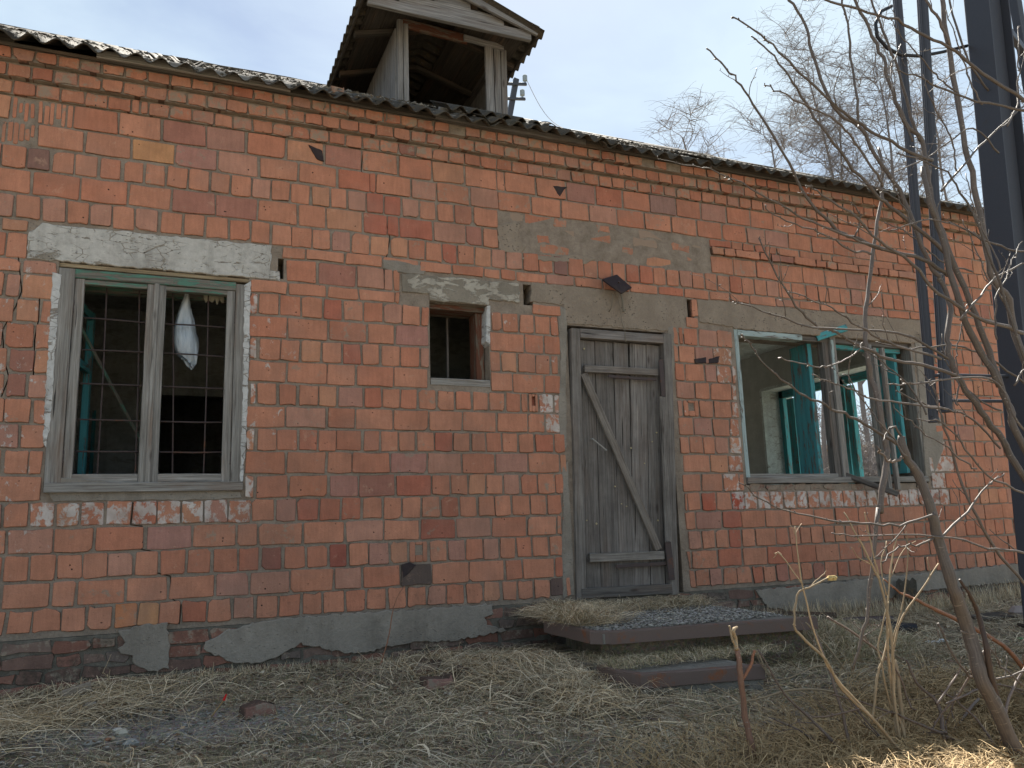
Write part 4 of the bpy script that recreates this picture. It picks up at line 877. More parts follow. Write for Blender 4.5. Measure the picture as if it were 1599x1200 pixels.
# ================================================================ PORCH
def porch():
    Zt, Zl = -.075, -.235
    c0 = atz(850, 972, Zt); c1 = atz(936, 990, Zt); c2 = atz(1275, 966, Zt)
    r = empty('concrete_porch', ((c0.x+c2.x)/2, -.6, -.35), label='low concrete porch edged with rusty angle iron before the plank door', cat='porch')
    def poly(name, pts, z0, z1, mat, inset=0):
        mb = MB(); n = len(pts); V = [(p[0], p[1], z1+random.uniform(-.002, .002)) for p in pts]+[(p[0], p[1], z0) for p in pts]
        mb.add(V, [tuple(range(n)), tuple(range(2*n-1, n-1, -1))]+[(i, i+n, (i+1) % n+n, (i+1) % n) for i in range(n)][:]); return mb.obj(name, mat, r)
    cc = mat_plaster('porch_concrete', (.25, .235, .205), dirt=(.12, .11, .09), st=1.)
    xb = XA(868, Zt, -.03)
    top = [(xb+.02, -.03), (c0.x+.02, c0.y), (c1.x+.03, c1.y+.012), (c2.x, c2.y+.012), (c2.x+.05, -.03)]
    poly('slab', top, Zt-.06, Zt-.006, cc)
    core = [(xb+.07, -.03), (c0.x+.09, c1.y+.14), (c1.x+.15, c1.y+.07), (c1.x+.4, c1.y+.05), (c1.x+.8, c1.y+.02), (c2.x-.05, c2.y+.07), (c2.x-.02, -.03)]; poly('core', core, -.5, Zt-.062, M['soil'])
    def edge(pts, z, h):
        for (p, q) in zip(pts, pts[1:]):
            mb = MB(); d = Vector((q[0]-p[0], q[1]-p[1], 0)).normalized(); P = Vector((p[0], p[1], z-h/2)); Q = Vector((q[0], q[1], z-h/2)); mb.beam(P-d*.004, Q+d*.004, h, .008, side=(0, 0, 1), seg=6, cham=.002, warp=.0015); mb.obj('angle_iron_face', M['iron'], r)
            mb = MB(); nn = Vector((-d.y, d.x))*.02; nn = nn if nn.y > 0 else -nn; nn = Vector((abs(nn.x), nn.y)) if abs(d.y) > .9 else nn
            mb.beam(P+Vector((nn.x, nn.y, h/2+.001)), Q+Vector((nn.x, nn.y, h/2+.001)), .045, .007, side=(nn.x, nn.y, 0), seg=6, cham=.002, warp=.001); mb.obj('angle_iron_flange', M['iron'], r)
    ch = (c1.x+.07, c1.y-.008)
    edge([(xb+(c0.x-xb)*.4, c0.y*.4), (c0.x, c0.y), (c1.x-.02, c1.y+.07), ch, (c2.x, c2.y)], Zt+.004, .066)
    l0 = atz(965, 1050, Zl); l1 = atz(1000, 1056, Zl); l2 = atz(1192, 1041, Zl)
    low = [(l0.x, l0.y), (l1.x, l1.y+.01), (l2.x, l2.y+.01), (l2.x+.02, l2.y+.55), (l0.x, l0.y+.5)]; poly('step', low, -.42, Zl-.006, cc)
    edge([(l0.x-.01, l0.y+.2), (l0.x-.005, l0.y), (l1.x, l1.y), (l2.x, l2.y)], Zl+.004, .066)
    return c0, c1, c2, Zt, l0, l2, Zl
PC0, PC1, PC2, PZ, PL0, PL2, PZL = porch()
# gravel on the porch: countless small stones
def pebble(mb, c, r_, tint, sq=.6, n=6):
    V = []; ph = random.uniform(0, 6); ax = [random.uniform(.6, 1.15) for _ in range(n)]
    for k, (zz, rr) in enumerate(((-.5, .7), (.25, 1.), (.75, .55))):
        for j in range(n): a = 2*math.pi*j/n+ph; V.append((c[0]+math.cos(a)*r_*rr*ax[j]*random.uniform(.9, 1.1), c[1]+math.sin(a)*r_*rr*ax[(j+2) % n], c[2]+zz*r_*sq))
    F = [tuple(range(n-1, -1, -1)), tuple(range(2*n, 3*n))]+[(k*n+j, k*n+(j+1) % n, (k+1)*n+(j+1) % n, (k+1)*n+j) for k in range(2) for j in range(n)]
    mb.add(V, F, None, tint)
def stones():
    mb = MB()
    for i in range(5200):
        x = random.uniform(PC0.x+.05, PC2.x-.02); y = random.uniform(PC1.y+.05, -.12)
        if random.random() < .25*math.exp(y*3): continue
        g = random.uniform(.16, .42); pebble(mb, (x, y, PZ+random.uniform(-.004, .008)), random.uniform(.004, .013), (g*1.05, g*random.uniform(.94, 1.0), g*random.uniform(.80, .92)), .6, 5)
    mb.obj('porch_gravel', M['stone'], None, label='loose grey chippings scattered over the porch slab', cat='gravel', kind='stuff')
    mb = MB()
    for i in range(1500):
        x = random.uniform(.0, 1.5); y = random.gauss(-1.0+.15*math.sin(x*3), .33)
        g = random.uniform(.16, .42); pebble(mb, (x, y, gz(x, y)+random.uniform(-.002, .006)), random.choice((.004, .005, .007, .012)), (g, g*.95, g*.86), .6, 5)
    for i in range(900):
        x = random.uniform(1.5, 8); y = random.uniform(-2.8, -.1); g = random.uniform(.12, .4); pebble(mb, (x, y, gz(x, y)+.002), random.uniform(.004, .012), (g, g*.95, g*.88), .6, 5)
    mb.obj('ground_gravel', M['stone'], None, label='fine grey rubble and pebbles strewn on the bare ground', cat='gravel', kind='stuff')
stones()
# ================================================================ LOOSE THINGS ON THE GROUND
def gp(px, py, lift=0.):
    p = atz(px, py, -.32)
    for _ in range(6): p = atz(px, py, gz(p.x, p.y)+lift)
    return p
def lump(name, px, py, size, rot, mat, tint, label, cat, chip=4., tilt=(0, 0), lift=0., group=None):
    c = gp(px, py); mb = MB(); w_, d_, h_ = size
    brick_mesh(mb, -w_/2, w_/2, 0, h_, -d_/2, d_, tint, chip, (0, .35, .5))
    R = Matrix.Rotation(rot, 3, 'Z') @ Matrix.Rotation(tilt[0], 3, 'X') @ Matrix.Rotation(tilt[1], 3, 'Y')
    mb.v = [tuple(R @ Vector(v)+Vector((c.x, c.y, c.z+lift-.01))) for v in mb.v]
    return mb.obj(name, mat, None, label=label, cat=cat, group=group)
B = M['brick']
lump('loose_brick', 402, 1117, (.155, .10, .062), .25, B, (.26, .13, .10), 'weathered brick half lying alone in grass below the barred window', 'brick')
lump('loose_brick', 682, 1074, (.17, .10, .065), .15, B, (.36, .20, .165), 'pale pinkish brick lying on the grass, front one of the small heap by the plinth', 'brick')
lump('loose_brick', 668, 1052, (.14, .12, .06), -.5, B, (.20, .12, .085), 'brown brick behind the pinkish one near the plinth', 'brick', 6, (.15, .1))
lump('loose_brick', 722, 1056, (.10, .09, .055), .7, B, (.30, .13, .08), 'small broken brick with a dark core right of the pinkish brick', 'brick', 7, (.4, .2))
p = atz(896, 968, PZ); mb = MB(); pebble(mb, (p.x, p.y, p.z+.03), .048, (.42, .16, .11), 1.1, 9); o = mb.obj('brick_chunk', B, None, label='rounded red brick chunk on the corner of the porch slab', cat='brick')
for (px, py, r_, t, lb) in [(190, 1150, .03, (.45, .42, .34), 'pale rounded stone lying among gravel at the lower left'), (183, 1143, .018, (.62, .60, .56), 'small white stone just behind the pale rounded stone'), (168, 1158, .015, (.34, .17, .10), 'little orange pebble left of the pale stone'),
                            (205, 1166, .030, (.30, .30, .28), 'flat grey stone right of the pale rounded stone'), (237, 1157, .022, (.32, .29, .22), 'brownish stone rightmost in the row of lower left stones'), (140, 1166, .024, (.26, .25, .22), 'dull grey stone leftmost in the row of lower left stones'),
                            (143, 1108, .035, (.27, .24, .20), 'dirty grey lump of mortar under the straw at the left'), (268, 1124, .02, (.10, .09, .08), 'dark little stone at the edge of the grey rubble'), (1592, 965, .09, (.32, .27, .25), 'big pale stone against the plinth at the right edge')]:
    c = gp(px, py); mb = MB(); pebble(mb, (c.x, c.y, c.z+r_*.3), r_*1.2, t, .75, 9); mb.obj('stone', M['stone'], None, label=lb, cat='stone')
c = gp(118, 1092); mb = MB(); mb.beam((c.x-.06, c.y, c.z+.02), (c.x+.07, c.y+.02, c.z+.05), .06, .03, tint=(.75, .74, .7)); mb.obj('mortar_piece', M['rough'], None, label='angular pale mortar fragment poking out of straw by the plinth', cat='rubble')
a = gp(330, 1123); mb = MB(); mb.tube([a+Vector((0, 0, .01)), a+Vector((.055, .02, .075))], .004, 6, (.8, .7, .5)); o = mb.obj('marker_stick', M['drystem'], None, label='thin stick with a red tip stuck in ground left of the lone brick', cat='stick')
mb = MB(); q = a+Vector((.055, .02, .075)); mb.tube([q, q+Vector((.012, .003, .028))], [.007, .004], 6, (.55, .02, .02)); mb.obj('red_tip', M['stone'], o)
c = gp(862, 1080); mb = MB(); mb.beam(c+Vector((-.04, 0, .02)), c+Vector((.05, .03, .035)), .035, .012, side=(0, 1, .4), tint=(1.7, 1.4, 1.0)); mb.obj('wood_chip', M['wood'], None, label='pale splintered wood chip on the grass left of the lower step', cat='wood chip')
# right: half buried pipes, offcuts and litter
def gpipe(name, p, q, r_, mat, label, cat, z=.0, hollow=True, bend=0.):
    a, b = gp(*p), gp(*q); a.z += r_*.6+z; b.z += r_*.6+z; m = (a+b)/2+Vector((0, bend, 0)); mb = MB(); mb.smooth = False
    mb.tube([a, (a+m)/2, m, (m+b)/2, b], r_, 14, cap=False); mb.tube([b, (m+b)/2, m, (a+m)/2, a], r_*.86, 14, cap=False)
    return mb.obj(name, mat, None, label=label, cat=cat)
gpipe('pipe', (1378, 985), (1432, 990), .045, M['black'], 'short black pipe lying on grass near the plinth at the right', 'pipe', bend=-.01)
gpipe('pipe', (1312, 975), (1392, 972), .032, M['rust'], 'rusty red pipe half buried behind the black one', 'pipe')
gpipe('pipe', (1345, 984), (1385, 984), .026, mat_metal('red_oxide', (.24, .075, .05), (.15, .06, .04), .55, .7), 'short red pipe end left of the black pipe', 'pipe')
c = gp(1270, 975); mb = MB(); mb.beam(c+Vector((-.25, .1, .06)), c+Vector((.2, -.05, .03)), .11, .02, side=(0, .6, .6), tint=(.8, .78, .75)); mb.obj('board', M['soffit'], None, label='dark board leaning out of the earth right of the porch slab', cat='board')
a = at(1395, 930, -.05); mb = sheet(0, 0, .2, 0, 3); mb.v = [(a.x+.55*v[0]*1.0, a.y-.12*(v[2]-EZ)*1.0-.03, a.z-.06+1.1*(v[1]+.2)) for v in mb.v]; mb.obj('sheet_offcut', M['asb'], None, label='offcut of grey corrugated sheet leaning on the plinth behind dry weeds', cat='roof sheet')
for (p, q, wd, lb) in [((1520, 972), (1575, 968), .12, 'dark brown board lying by the plinth at the far right'), ((1600, 985), (1650, 1000), .1, 'dark board end at the right edge of the yard')]:
    a, b = gp(*p), gp(*q); a.z += .03; b.z += .04; mb = MB(); mb.beam(a, b, wd, .02, side=(0, 1, .2), seg=4, warp=.002); mb.obj('board', M['soffit'], None, label=lb, cat='board')
def crumple(px, py, w_, d_, tint, label, name='litter', cat='litter', h=.02, mat='stone'):
    c = gp(px, py); mb = MB(); n = 9; V = []; F = []
    for i in range(n):
        for j in range(5): V.append((c.x+(i/(n-1)-.5)*w_+random.uniform(-.006, .006), c.y+(j/4-.5)*d_+random.uniform(-.01, .01), c.z+.012+random.uniform(0, h)))
    for i in range(n-1):
        for j in range(4): F.append((i*5+j, (i+1)*5+j, (i+1)*5+j+1, i*5+j+1))
    mb.add(V, F, None, tint); return mb.obj(name, M[mat], None, label=label, cat=cat)
crumple(1463, 1007, .17, .06, (.62, .66, .68), 'crumpled white plastic film on grass below the black pipe'); crumple(1371, 1026, .06, .03, (.6, .64, .66), 'tiny scrap of white plastic left of the dry weed stems')
crumple(1593, 1003, .05, .04, (.03, .35, .12), 'small green scrap in the grass at the right edge')
crumple(700, 1090, .05, .03, (.55, .5, .42), 'tiny pale paper scrap in grass before the pinkish brick')
c = gp(1235, 1140); mb = MB(); mb.box(c.x-.20, c.x+.24, c.y-.10, c.y+.16, c.z-.01, c.z+.018); mb.v = [(v[0]+.25*(v[1]-c.y), v[1]+.1*(v[0]-c.x), v[2]+.05*(v[0]-c.x)) for v in mb.v]
mb.obj('flat_slab', M['render_'], None, label='flat grey slab fragment sunk in grass among the bare stems', cat='slab')
c = gp(1520, 1100); mb = MB(); mb.beam(c+Vector((-.08, 0, .03)), c+Vector((.10, .05, .035)), .11, .02, side=(0, 1, .2), tint=(1.5, 1.45, 1.35)); mb.obj('flat_slab', M['rough'], None, label='pale flat shard on the sunlit straw near the thick stem', cat='slab')
# ================================================================ STEEL POST WITH CONDUITS
def post():
    Y = -2.35
    def xw(px, py, w_, Y):
        a = at(px, py, Y); return a, w_*(a-EYE).dot(FV)/CF
    a, W_ = xw(1545, 150, 53, Y); X = a.x
    r = empty('steel_post', (X, Y, gz(X, Y)), label='thick dark blue grey steel post with clamped conduits at the right', cat='post')
    W_ *= 1.0; t = .006; mb = MB()
    # square hollow post made of four walls
    z0, z1 = gz(X, Y)-.2, 5.6; h = W_/2
    tp = at(1533, 0, Y); ft = at(1594, 600, Y); sx_ = (tp.x-ft.x)/(tp.z-ft.z); PX = lambda z: ft.x+sx_*(z-ft.z); X = PX(1.8)
    bm_(M['post'], r, 'post_column', ((PX(z0), Y, z0), (PX(z1), Y, z1), W_*.80, W_*.62, dict(side=(1, 0, 0), cham=.006, seg=3)))
    for s in (-1, 1): bm_(M['post'], r, 'post_flange', ((PX(z0)+s*W_*.44, Y-.03, z0), (PX(z1)+s*W_*.44, Y-.03, z1), .010, W_*.75, dict(side=(1, 0, 0), cham=.001)))
    out = []
    for (px, ytop, ybot, w_, Yp, nm) in ((1408, 5, 657, 15, Y+.10, 'conduit'), (1452, 0, 641, 18, Y+.05, 'conduit')):
        # plumb pipes: foot traced, top from the same x
        b = at(px+(50 if px == 1408 else 26), ybot, Yp); tq = at(1401 if px == 1408 else 1440, 0, Yp); rr = w_/2*(b-EYE).dot(FV)/CF
        zt = 5.5; cx_ = lambda z: b.x+(tq.x-b.x)/(tq.z-b.z)*(z-b.z)
        mb = MB(); mb.tube([(b.x, Yp, b.z), (cx_((b.z+zt)/2), Yp, (b.z+zt)/2), (cx_(zt), Yp, zt)], rr, 12); mb.smooth = False; mb.obj(nm, M['post'], r); out.append((b.x, Yp, b.z, rr))
        mb = MB(); mb.tube([(b.x, Yp, b.z), (b.x, Yp, b.z-.01)], rr*1.12, 12); mb.obj('conduit_end', M['post'], r)
        bm_(M['post'], r, 'conduit_rail', ((b.x-rr*1.15, Yp-.012, b.z+.02), (cx_(zt)-rr*1.15, Yp-.012, zt), .012, .012, dict(side=(1, 0, 0))))
    for (p0, py, k) in ((1462, 590, 1), (1470, 630, 1)):
        q = at(1500, py-6, Y); z = q.z; mb = MB(); mb.tube([(out[0][0], out[0][1], z), (out[1][0], out[1][1], z), (X-W_*.3, Y, z+.005)], .009, 8); mb.obj('clamp_rod', M['post'], r)
    for py in (40, 330):
        z = at(1500, py, Y).z
    # cable loop at the head of the first conduit
    pts = [(1392, 10), (1376, 18), (1367, 38), (1370, 58), (1386, 76), (1406, 86), (1437, 88), (1470, 82), (1510, 72)]
    mb = MB(); mb.tube([at(x, y, Y+.05) for x, y in pts], .010, 8); mb.smooth = True; mb.obj('cable_loop', M['black'], r)
    # second, slimmer post with a diagonal strut just beyond the frame edge
    a = at(1592, 60, Y+.5)
    r2 = empty('steel_post', (a.x, Y+.5, gz(a.x, Y+.5)), label='slimmer dark steel post at the top right corner with diagonal strut', cat='post')
    bm_(M['post'], r2, 'post_column', ((a.x+.02, Y+.5, gz(a.x, -2)-.2), (a.x+.02, Y+.5, 5.6), .06, .06, dict(side=(1, 0, 0))))
    p = at(1548, 15, Y+.1); q = at(1602, 85, Y+.5); bm_(M['post'], r2, 'strut', (p, q+(q-p)*.1, .055, .04, dict(side=(0, 0, 1))))
post()
# ================================================================ BRANCHES
def smooth_pts(P, sub=4):
    out = []
    for i in range(len(P)-1):
        p0, p1, p2, p3 = P[max(i-1, 0)], P[i], P[i+1], P[min(i+2, len(P)-1)]
        for s in range(sub):
            t = s/sub; out.append(.5*((2*p1)+(p2-p0)*t+(2*p0-5*p1+4*p2-p3)*t*t+(3*p1-p0-3*p2+p3)*t*t*t))
    out.append(P[-1]); return out
def branch(name, mat, parent, pts, w0, w1, Y, dY=0., twigs=0, n=7, buds=True, tint=None, sidelen=.22, world=None):
    # pts traced from thick end to thin end; w0,w1 widths in photo pixels
    m = len(pts) if pts else 2; P = [at(x, y, Y+dY*i/max(1, m-1)+random.uniform(-.015, .015)) for i, (x, y) in enumerate(pts)] if world is None else world
    S_ = smooth_pts(P, 4); jj = .0028 if name == 'branch' else .0011; S_ = [q+Vector((random.gauss(0, jj), random.gauss(0, jj), random.gauss(0, jj))) for q in S_]
    k = [.74*(q-EYE).dot(FV)/CF for q in S_]; L_ = len(S_); R = []
    for i in range(L_):
        t = i/(L_-1); R.append(max(.0012, (w0+(w1-w0)*t)/2*k[i]*random.uniform(.92, 1.08)))
    tt = tint or (random.uniform(.8, 1.15),)*3; mb = MB(); mb.smooth = True; mb.tube(S_, R, n, tt)
    ln = sum((S_[i+1]-S_[i]).length for i in range(L_-1))
    if buds:
        for b in range(int(ln/.055)):
            i = random.randrange(int(L_*.25), L_-1); q = S_[i].lerp(S_[i+1], random.random()); d = (S_[i+1]-S_[i]).normalized(); s = d.orthogonal().normalized(); s.rotate(Matrix.Rotation(random.uniform(0, 6.3), 3, d))
            e = q+(d*.9+s*.7)*random.uniform(.007, .014); mb.tube([q, (q+e)/2, e], [R[i]*.9, min(R[i], .003), .0008], 4, tt)
    for b in range(twigs):
        i = random.randrange(int(L_*.2), L_-1); q = S_[i]; d = (S_[min(i+1, L_-1)]-S_[i-1]).normalized(); s = d.orthogonal().normalized(); s.rotate(Matrix.Rotation(random.uniform(0, 6.3), 3, d)); s.y *= .5
        dd = (d*random.uniform(.5, 1)+s*random.uniform(.5, 1)+Vector((0, 0, .25))).normalized(); T = [q]; l_ = random.uniform(.3, 1)*sidelen; nn = 6
        for j in range(nn): dd = (dd+Vector((random.gauss(0, .16), random.gauss(0, .16), random.gauss(.05, .14)))).normalized(); T.append(T[-1]+dd*l_/nn)
        r0 = min(R[i]*.6, .0028); mb.tube(T, [r0*(1-.6*j/nn) for j in range(nn+1)], 4, tt)
        for j in range(2, nn+1):
            if random.random() < .6: mb.tube([T[j], T[j]+Vector((random.gauss(0, .005), random.gauss(0, .004), .007))], [.0022, .0008], 4, tt)
    return mb.obj(name, mat, parent)
def Pt(s): return [tuple(float(v) for v in q.split(',')) for q in s.split()]
# the large bare shrub: stems rise from one root beyond the right edge of the picture
YS = -3.0; root = Vector((at(1790, 900, YS).x, YS, 0)); root.z = gz(root.x, root.y)
SH = empty('bare_shrub', (root.x, root.y, root.z), label='large leafless shrub reaching across the right side of the facade', cat='shrub')
def stem(s, w0, w1, Y, dY=0., tw=3, mat='bark', to_root=False, **k):
    P = Pt(s)
    if to_root:
        q = [at(x, y, Y+dY*i/max(1, len(P)-1)) for i, (x, y) in enumerate(P)]; a = q[0]; rr = Vector((root.x+random.uniform(-.12, .12), root.y+random.uniform(-.1, .1), root.z-.05))
        mid = (rr+a)/2+Vector((.10, 0, -.05)); return branch('branch', M[mat], SH, None, w0*1.25, w1, Y, 0, tw, 9, True, world=[rr, mid]+q, **k)
    return branch('branch', M[mat], SH, P, w0, w1, Y, dY, tw, 7, True, **k)
stem('1599,700 1577,638 1563,603 1544,548 1515,472 1477,380 1457,324 1448,272 1439,221 1417,199 1400,158 1386,122 1378,92 1356,44 1334,0 1322,-25', 13, 5, -3.0, .1, 4, to_root=True)
stem('1592,735 1566,687 1531,642 1501,598 1484,565 1479,530 1484,480 1470,440 1456,420 1426,350 1411,309 1378,258 1341,199 1301,166 1268,81 1257,40 1233,0 1228,-20', 12, 4.5, -2.9, .2, 4, to_root=True)
stem('1599,560 1575,470 1551,438 1537,380 1526,313 1507,228 1492,140 1478,55 1470,0 1466,-25', 13, 9, -2.55, .0, 4, to_root=True)
stem('1563,603 1530,545 1500,480 1470,368 1452,318 1441,262', 15, 10, -3.02, 0, 2)
stem('1480,430 1441,405 1378,390 1334,372 1305,357 1268,320 1246,284 1216,228 1183,173 1157,133 1135,107 1102,75', 9, 3.2, -2.95, -.1, 2)
stem('1455,250 1434,243 1375,214 1334,188 1297,158 1249,114 1216,79 1179,48 1147,26', 8, 3, -2.95, -.15, 2)
stem('1480,400 1450,370 1400,331 1367,302 1334,265 1290,210 1260,162 1231,118 1201,79 1174,58', 9, 3, -2.9, -.1, 2)
stem('1378,291 1364,265 1334,221 1305,188 1268,169 1216,145 1193,129', 6, 2.6, -2.97, -.05, 1)
stem('1342,200 1340,188 1338,158 1330,103 1323,37 1314,0 1312,-20', 6, 4, -2.93, 0, 1)
stem('1640,190 1599,158 1533,114 1492,81 1445,55 1400,33 1341,15 1286,0 1260,-8', 8, 4, -3.1, 0, 3)
stem('1650,180 1599,173 1526,158 1467,138 1437,120 1397,110', 6, 3, -3.05, 0, 2)
stem('1440,222 1430,206 1415,155 1397,96 1378,48 1360,0 1354,-20', 7, 4, -2.95, 0, 2)
stem('1482,70 1467,33 1445,0 1437,-20', 7, 5, -2.56, 0, 1)
stem('1378,390 1330,372 1268,346 1216,320 1157,287 1096,260', 6, 2.4, -3.0, -.2, 1)
stem('1360,396 1330,392 1305,376 1268,359 1216,341 1193,322', 5, 2.4, -3.0, -.1, 1)
stem('1334,370 1343,346 1340,328 1327,317', 3.6, 2.2, -3.0, -.05, 0)
stem('1599,520 1540,500 1465,457 1426,412 1371,376 1341,343 1283,304 1260,291', 9, 3, -3.05, -.1, 3)
stem('1500,590 1440,570 1383,560 1355,547 1315,525 1270,505 1237,467 1207,420 1185,372', 8, 3, -2.9, -.2, 2)
stem('1480,560 1400,520 1270,510 1190,485 1140,467', 6, 2.3, -2.95, -.25, 2)
stem('1470,560 1400,540 1352,517 1315,492 1280,472 1232,455', 6, 2.4, -3.0, -.2, 2)
stem('1401,694 1375,678 1337,655 1298,637 1259,619 1220,593 1189,565 1174,542 1156,521', 7, 2.6, -3.0, -.15, 1)
stem('1480,640 1420,630 1362,624 1331,609 1298,598 1266,587', 5, 2.3, -3.05, -.1, 1)
stem('1346,536 1342,547 1321,562 1290,573 1267,571 1233,564 1213,560', 4, 2.4, -3.0, -.1, 0)
stem('1373,800 1384,728 1384,697 1375,645 1362,593 1355,555 1352,500 1358,430 1367,365 1376,310 1377,260 1372,230', 14, 5, -2.8, .1, 1)
stem('1331,1045 1349,984 1356,923 1373,795', 5, 9, -2.82, 0, 1)
stem('1620,690 1590,660 1560,600 1500,590 1430,600 1385,600', 6, 3, -3.1, 0, 3); stem('1640,640 1599,600 1545,560 1490,540 1420,545 1370,535', 6, 2.5, -2.7, 0, 3)
stem('1620,880 1599,862 1542,856 1464,837 1346,836 1300,833', 6, 2.5, -3.1, 0, 3)
stem('1460,800 1452,807 1404,819 1346,819 1279,809 1221,795 1182,777 1155,753', 6, 2.4, -3.15, -.05, 1)
stem('1640,950 1599,913 1552,852 1518,795 1490,720 1470,650 1455,600', 8, 4, -2.9, 0, 3)
stem('1640,640 1599,560 1560,440 1530,360 1500,300 1470,262 1400,240', 7, 3, -3.2, 0, 3); stem('1640,420 1599,395 1550,380 1490,350 1440,345 1390,360', 5, 2.5, -3.1, 0, 3)
stem('1640,300 1599,215 1560,160 1520,110 1500,60 1480,-10', 5, 4, -2.4, 0, 3); stem('1560,240 1520,200 1480,225 1440,250 1400,268', 4, 2.5, -2.7, 0, 2)
stem('1470,300 1520,240 1560,200 1620,150', 5, 3, -2.6, 0, 2); stem('1500,500 1540,450 1580,420 1640,395', 5, 3, -3.1, 0, 2)
stem('1560,700 1520,655 1480,640 1440,630 1400,610', 5, 2.5, -2.75, 0, 2); stem('1599,770 1540,740 1500,690 1470,660 1430,655', 5, 2.5, -3.1, 0, 2)
for i in range(16):
    x, y = random.uniform(1400, 1599), random.uniform(120, 760); a = random.uniform(-.9, .9)-1.9; P = [(x, y)]
    for j in range(5): a += random.gauss(0, .2); P.append((P[-1][0]+32*math.cos(a), P[-1][1]+32*math.sin(a)))
    stem(' '.join('%.0f,%.0f' % q for q in P), 4, 2, random.uniform(-3.2, -2.5), 0, 2)
# thick broken stem
c = gp(1598, 1196); T1Y = c.y
BS = empty('snapped_sapling', tuple(c), label='thick leaning grey sapling snapped off in front of the right window', cat='trunk')
def bb(s, w0, w1, Y, tw=0, mat='bark', par=None, nm='branch', dY=0, **k): return branch(nm, M[mat], par or BS, Pt(s), w0, w1, Y, dY, tw, 10 if w0 > 12 else 7, True, **k)
bb('1600,1215 1593,1193 1552,1099 1532,1058 1512,984 1495,935 1485,906 1464,839 1454,795 1435,743 1414,712 1408,681', 34, 15, T1Y, 1, nm='trunk')
bb('1618,1215 1570,1130 1548,1060 1540,1010 1528,960 1512,925 1498,905', 18, 5, T1Y-.02, 0, nm='split_wood', tint=(.5, .36, .28))
bb('1414,712 1395,722 1380,712 1371,700', 7, 4, T1Y, 0, tint=(1.3, 1.2, 1.1)); bb('1408,683 1398,668 1386,672 1379,690', 6, 3, T1Y, 0)
bb('1464,839 1440,850 1404,855 1380,880', 5, 2.5, T1Y, 1); bb('1528,1052 1508,1052 1464,974', 6, 4, T1Y+.1, 1); bb('1599,1072 1564,1040 1542,1010 1500,985', 5, 2, T1Y, 1)
bb('1533,1062 1580,1055 1620,1040', 6, 3, T1Y, 2); bb('1470,840 1510,800 1540,760 1570,740', 6, 2.5, T1Y+.1, 2)
# reddish sucker
c = gp(1640, 1120); RS = empty('red_sucker', tuple(c), label='thin reddish bare shoot slanting across the thick trunk', cat='shoot')
branch('shoot', M['redbark'], RS, Pt('1650,1110 1599,1045 1566,1008 1515,979 1464,954 1427,935'), 12, 6, c.y, 0, 2, 8); branch('shoot', M['redbark'], RS, Pt('1427,935 1405,925 1380,905'), 6, 3, c.y, 0, 0, 7)
# low thicket of stems at the bottom right
c = gp(1480, 1190); LT = empty('thicket_stems', tuple(c), label='low tangle of dark bare stems at the bottom right', cat='shrub')
for s, w0, w1 in [('1481,1210 1474,1150 1464,1099 1430,1065 1416,1030', 11, 4), ('1430,1205 1481,1150 1528,1092', 9, 6), ('1478,1150 1533,1170 1580,1200', 6, 4), ('1478,1145 1464,1143 1409,1120 1353,1099 1300,1085', 7, 3), ('1430,1110 1420,1099 1397,1042 1346,998 1292,964', 3, 5),
                  ('1343,1205 1302,1160 1262,1119 1221,1079 1184,1014', 8, 3), ('1336,1205 1316,1116 1292,1038 1272,984', 8, 3.5), ('1478,1100 1520,1080 1560,1070 1620,1085', 5, 3), ('1464,1099 1490,1060 1500,1040 1480,1030', 5, 2), ('1350,1105 1310,1115 1270,1120 1240,1100', 4, 2),
                  ('1560,1205 1545,1150 1500,1100 1470,1080', 7, 3), ('1599,1180 1570,1120 1590,1060 1630,1000', 8, 4), ('1400,1205 1380,1160 1340,1110 1330,1090', 6, 2.5), ('1300,1205 1262,1150 1200,1120', 5, 2.5), ('1540,1010 1500,1080 1460,1130 1430,1205', 5, 3)]:
    branch('stem', M['twig'], LT, Pt(s), w0, w1, gp(min(1590, Pt(s)[0][0]), 1190).y, .15, 2, 7)
# cut stump shoot
c = gp(1177, 1196); ST = empty('cut_sapling', tuple(c), label='reddish cut sapling with forked tip in front of the lower step', cat='sapling')
branch('stem', M['redbark'], ST, Pt('1178,1206 1172,1160 1164,1120 1157,1065 1153,1030 1150,1010'), 15, 11, c.y, 0, 0, 9, tint=(.75, .9, 1.1)); branch('stem', M['drystem'], ST, Pt('1152,1015 1144,1000 1139,978'), 6, 4, c.y, 0, 0, 7); branch('stem', M['drystem'], ST, Pt('1150,1015 1149,1000 1145,985 1150,980'), 9, 6, c.y, 0, 0, 7)
branch('stem', M['redbark'], ST, Pt('1160,1062 1172,1040 1178,1015'), 8, 5, c.y, 0, 0, 7)
